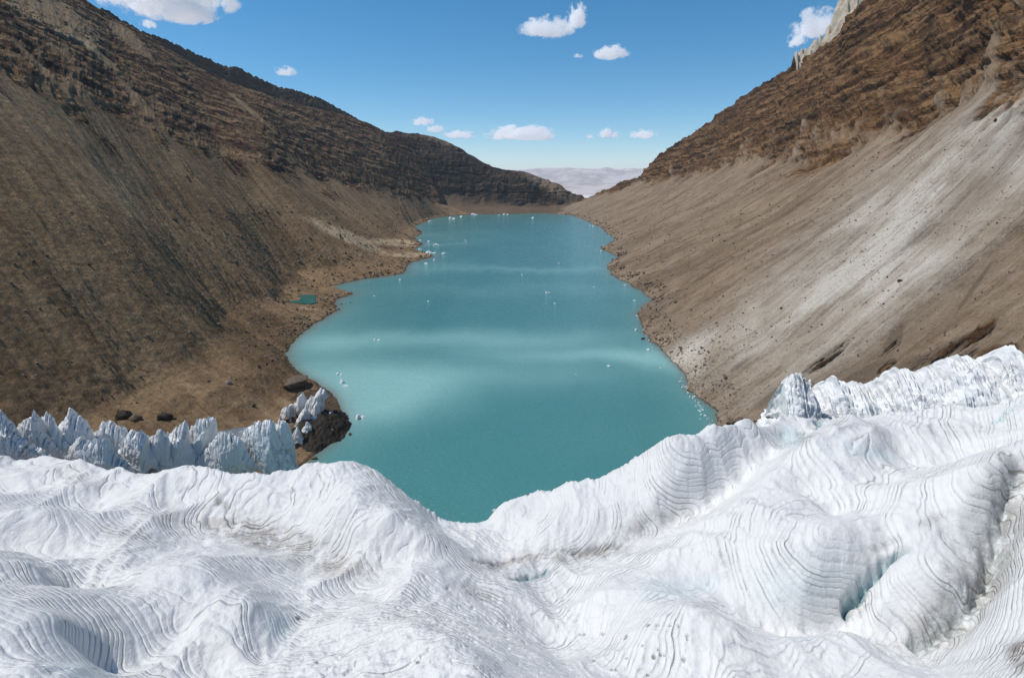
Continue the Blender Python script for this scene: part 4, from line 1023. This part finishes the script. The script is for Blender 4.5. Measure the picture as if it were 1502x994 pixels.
rubble(LPX, LP, 2600, 'rubble', M_rock_brown, 'stones along the left waterline', (380, 720, 300, 690), 12, .25, 1.5, .10)
rubble(RPX, RP, 2600, 'rubble', M_rock_brown, 'stones along the right waterline', (830, 1080, 310, 645), 13, .25, 1.5, .10)
rubble(RPX, RP, 900, 'rubble', M_rock_pale, 'pale stones on the bright beach of the right shore', (960, 1030, 490, 570), 14, .25, 1.3, .11)
# ------------------------------------------------------------------ clouds
def cloud_mat():
    s = NT('cloud_vapour')
    tc = s.n('ShaderNodeTexCoord').outputs['Object']; oi = s.n('ShaderNodeObjectInfo')
    x = s.sep(tc)
    off = s.comb(s.math('MULTIPLY', oi.outputs['Random'], 50.0), s.math('MULTIPLY', oi.outputs['Random'], 23.0), 0.0)
    zz = s.math('MULTIPLY', x[2], s.ramp(x[2], -.2, .1, 2.0, 1.0))
    p = s.comb(x[0], x[1], zz)
    L = s.vmath('LENGTH', p)
    asp = s.attr('aspect'); 
    q = s.vmath('ADD', s.vmath('MULTIPLY', tc, (2.0, 2.0, 1.1)), off)
    nz = s.noise(q, 1.15, 7, .62, .25)
    d = s.math('ADD', s.math('SUBTRACT', .62, L), s.math('MULTIPLY', s.math('SUBTRACT', nz, .48), 2.9))
    d = s.ramp(d, .0, .24)
    d = s.math('MULTIPLY', d, s.ramp(L, 1.0, .85))
    v = s.n('ShaderNodeVolumePrincipled')
    v.inputs['Color'].default_value = (1, 1, 1, 1); v.inputs['Anisotropy'].default_value = -.25
    s.set(v.inputs['Density'], s.math('MULTIPLY', d, .022))
    s.t.links.new(v.outputs[0], s.out.inputs[1])
    s.m.cycles.volume_step_rate = 1.0
    return s.m
M_cloud = cloud_mat()
CV, CFc = ICO[3]
cl_me = mesh_raw('cloud', CV * 1.02, CFc, M_cloud)
CLOUDS = [
 (240, -8, 200, 110, 7000, 'biggest white cloud, cut by the top of the picture above the brown ridge'),
 (265, 20, 110, 46, 6800, 'ragged lower lobe hanging from the biggest cloud'),
 (218, 37, 26, 16, 6700, 'small puff dangling below the biggest cloud'),
 (419, 107, 36, 17, 9000, 'small lone cloud with a peaked top beside the left ridge'),
 (802, 46, 84, 38, 8000, 'wispy white cloud with a trailing tail high over the lake'),
 (846, 28, 34, 40, 8000, 'upright scrap of cloud just right of the wispy one'),
 (896, 80, 56, 26, 8500, 'compact cloud below and right of the upright scrap'),
 (848, 83, 16, 8, 8600, 'faint shred of cloud left of the compact one'),
 (620, 180, 36, 16, 12000, 'small cloud above the far dark ridge'),
 (638, 191, 26, 15, 13000, 'little cloud touching the top of the far dark ridge'),
 (675, 199, 52, 14, 13000, 'low flat cloud over the slope of the far dark ridge'),
 (763, 199, 112, 28, 12500, 'long double domed cloud in the middle above the gap'),
 (892, 198, 32, 18, 12500, 'small round cloud over the gap, between two others'),
 (865, 201, 14, 8, 12500, 'faint tiny puff near the small round cloud'),
 (945, 199, 44, 17, 12500, 'oblong cloud just left of the tan cliffs'),
 (1197, 42, 72, 50, 6500, 'bright cloud tucked behind the pale rock pinnacle'),
 (1168, 62, 30, 24, 6500, 'small wisp at the lower end of the cloud by the pinnacle'),
]
for (u, v, w, h, y, lb) in CLOUDS:
    p = at_y(u, v, y); dep = project(p)[2]
    o = bpy.data.objects.new('cloud', cl_me); o.location = p
    a = w * dep / CF / 2 * 1.15; b = h * dep / CF / 2 * 1.25
    o.scale = (a, max(b * 1.2, a * .6), b); link(o)
    tag(o, lb, 'cloud', 'clouds over the valley')

# ------------------------------------------------------------------ air
hz = NT('valley_air'); vv = hz.n('ShaderNodeVolumePrincipled')
vv.inputs['Color'].default_value = (.9, .93, 1.0, 1); vv.inputs['Density'].default_value = 2.1e-5; vv.inputs['Anisotropy'].default_value = 0.0
hz.t.links.new(vv.outputs[0], hz.out.inputs[1])
HB = np.array([(x, y, z) for x in (-46000, 46000) for y in (-7000, 61000) for z in (-331, 790)], float)
HF = [[0, 1, 3, 2], [4, 6, 7, 5], [0, 4, 5, 1], [2, 3, 7, 6], [0, 2, 6, 4], [1, 5, 7, 3]]
tag(link(bpy.data.objects.new('haze', mesh_raw('haze', HB, HF, hz.m, smooth=False))), 'thin blue air in the valley', 'haze', kind='stuff')

# ------------------------------------------------------------------ light
SUN_AZ, SUN_EL = -83.0, 57.5          # azimuth measured from the view axis (+Y), negative to the left
W = bpy.data.worlds.new('World'); S.world = W; W.use_nodes = True
wn = W.node_tree; bg = wn.nodes['Background']
sky = wn.nodes.new('ShaderNodeTexSky'); sky.sky_type = 'NISHITA'; sky.sun_disc = False
sky.sun_elevation = math.radians(SUN_EL); sky.sun_rotation = math.radians(SUN_AZ)
sky.altitude = 2500; sky.air_density = 1.0; sky.dust_density = 1.0; sky.ozone_density = 3.0
hs = wn.nodes.new('ShaderNodeHueSaturation'); hs.inputs['Saturation'].default_value = 1.30; hs.inputs['Hue'].default_value = .489
wn.links.new(sky.outputs[0], hs.inputs['Color']); wn.links.new(hs.outputs[0], bg.inputs[0]); bg.inputs[1].default_value = .122
ld = bpy.data.lights.new('sun', 'SUN'); ld.energy = 3.6; ld.angle = math.radians(.53); ld.color = (1, .958, .90)
lo = bpy.data.objects.new('sun', ld); COL.objects.link(lo)
d = Vector((math.sin(math.radians(SUN_AZ)) * math.cos(math.radians(SUN_EL)), math.cos(math.radians(SUN_AZ)) * math.cos(math.radians(SUN_EL)), math.sin(math.radians(SUN_EL))))
lo.rotation_euler = d.to_track_quat('Z', 'Y').to_euler(); lo.location = d * 3000

cd = bpy.data.cameras.new('camera'); co = bpy.data.objects.new('camera', cd); COL.objects.link(co)
co.location = (0, 0, CH); co.rotation_euler = (math.pi / 2 - PITCH, 0, 0)
cd.sensor_width = 36; cd.lens = 36 * CF / 1502; cd.clip_start = 1; cd.clip_end = 120000
S.camera = co
vs = S.view_settings; S.display_settings.display_device = 'sRGB'
vs.view_transform = 'Standard'; vs.look = 'None'; vs.exposure = 0.0; vs.gamma = 1.0; vs.use_curve_mapping = False
S.render.engine = 'CYCLES'
cy = S.cycles
cy.max_bounces = 64; cy.diffuse_bounces = 2; cy.glossy_bounces = 2; cy.transmission_bounces = 2; cy.volume_bounces = 60
cy.use_denoising = True; cy.denoising_prefilter = 'NONE'; cy.denoising_input_passes = 'RGB_ALBEDO_NORMAL'; cy.use_adaptive_sampling = False; cy.sample_clamp_indirect = 1.5
try: cy.sampling_pattern = 'BLUE_NOISE'
except Exception: pass
try: cy.denoiser = 'OPENIMAGEDENOISE'
except Exception: pass
cy.volume_max_steps = 256
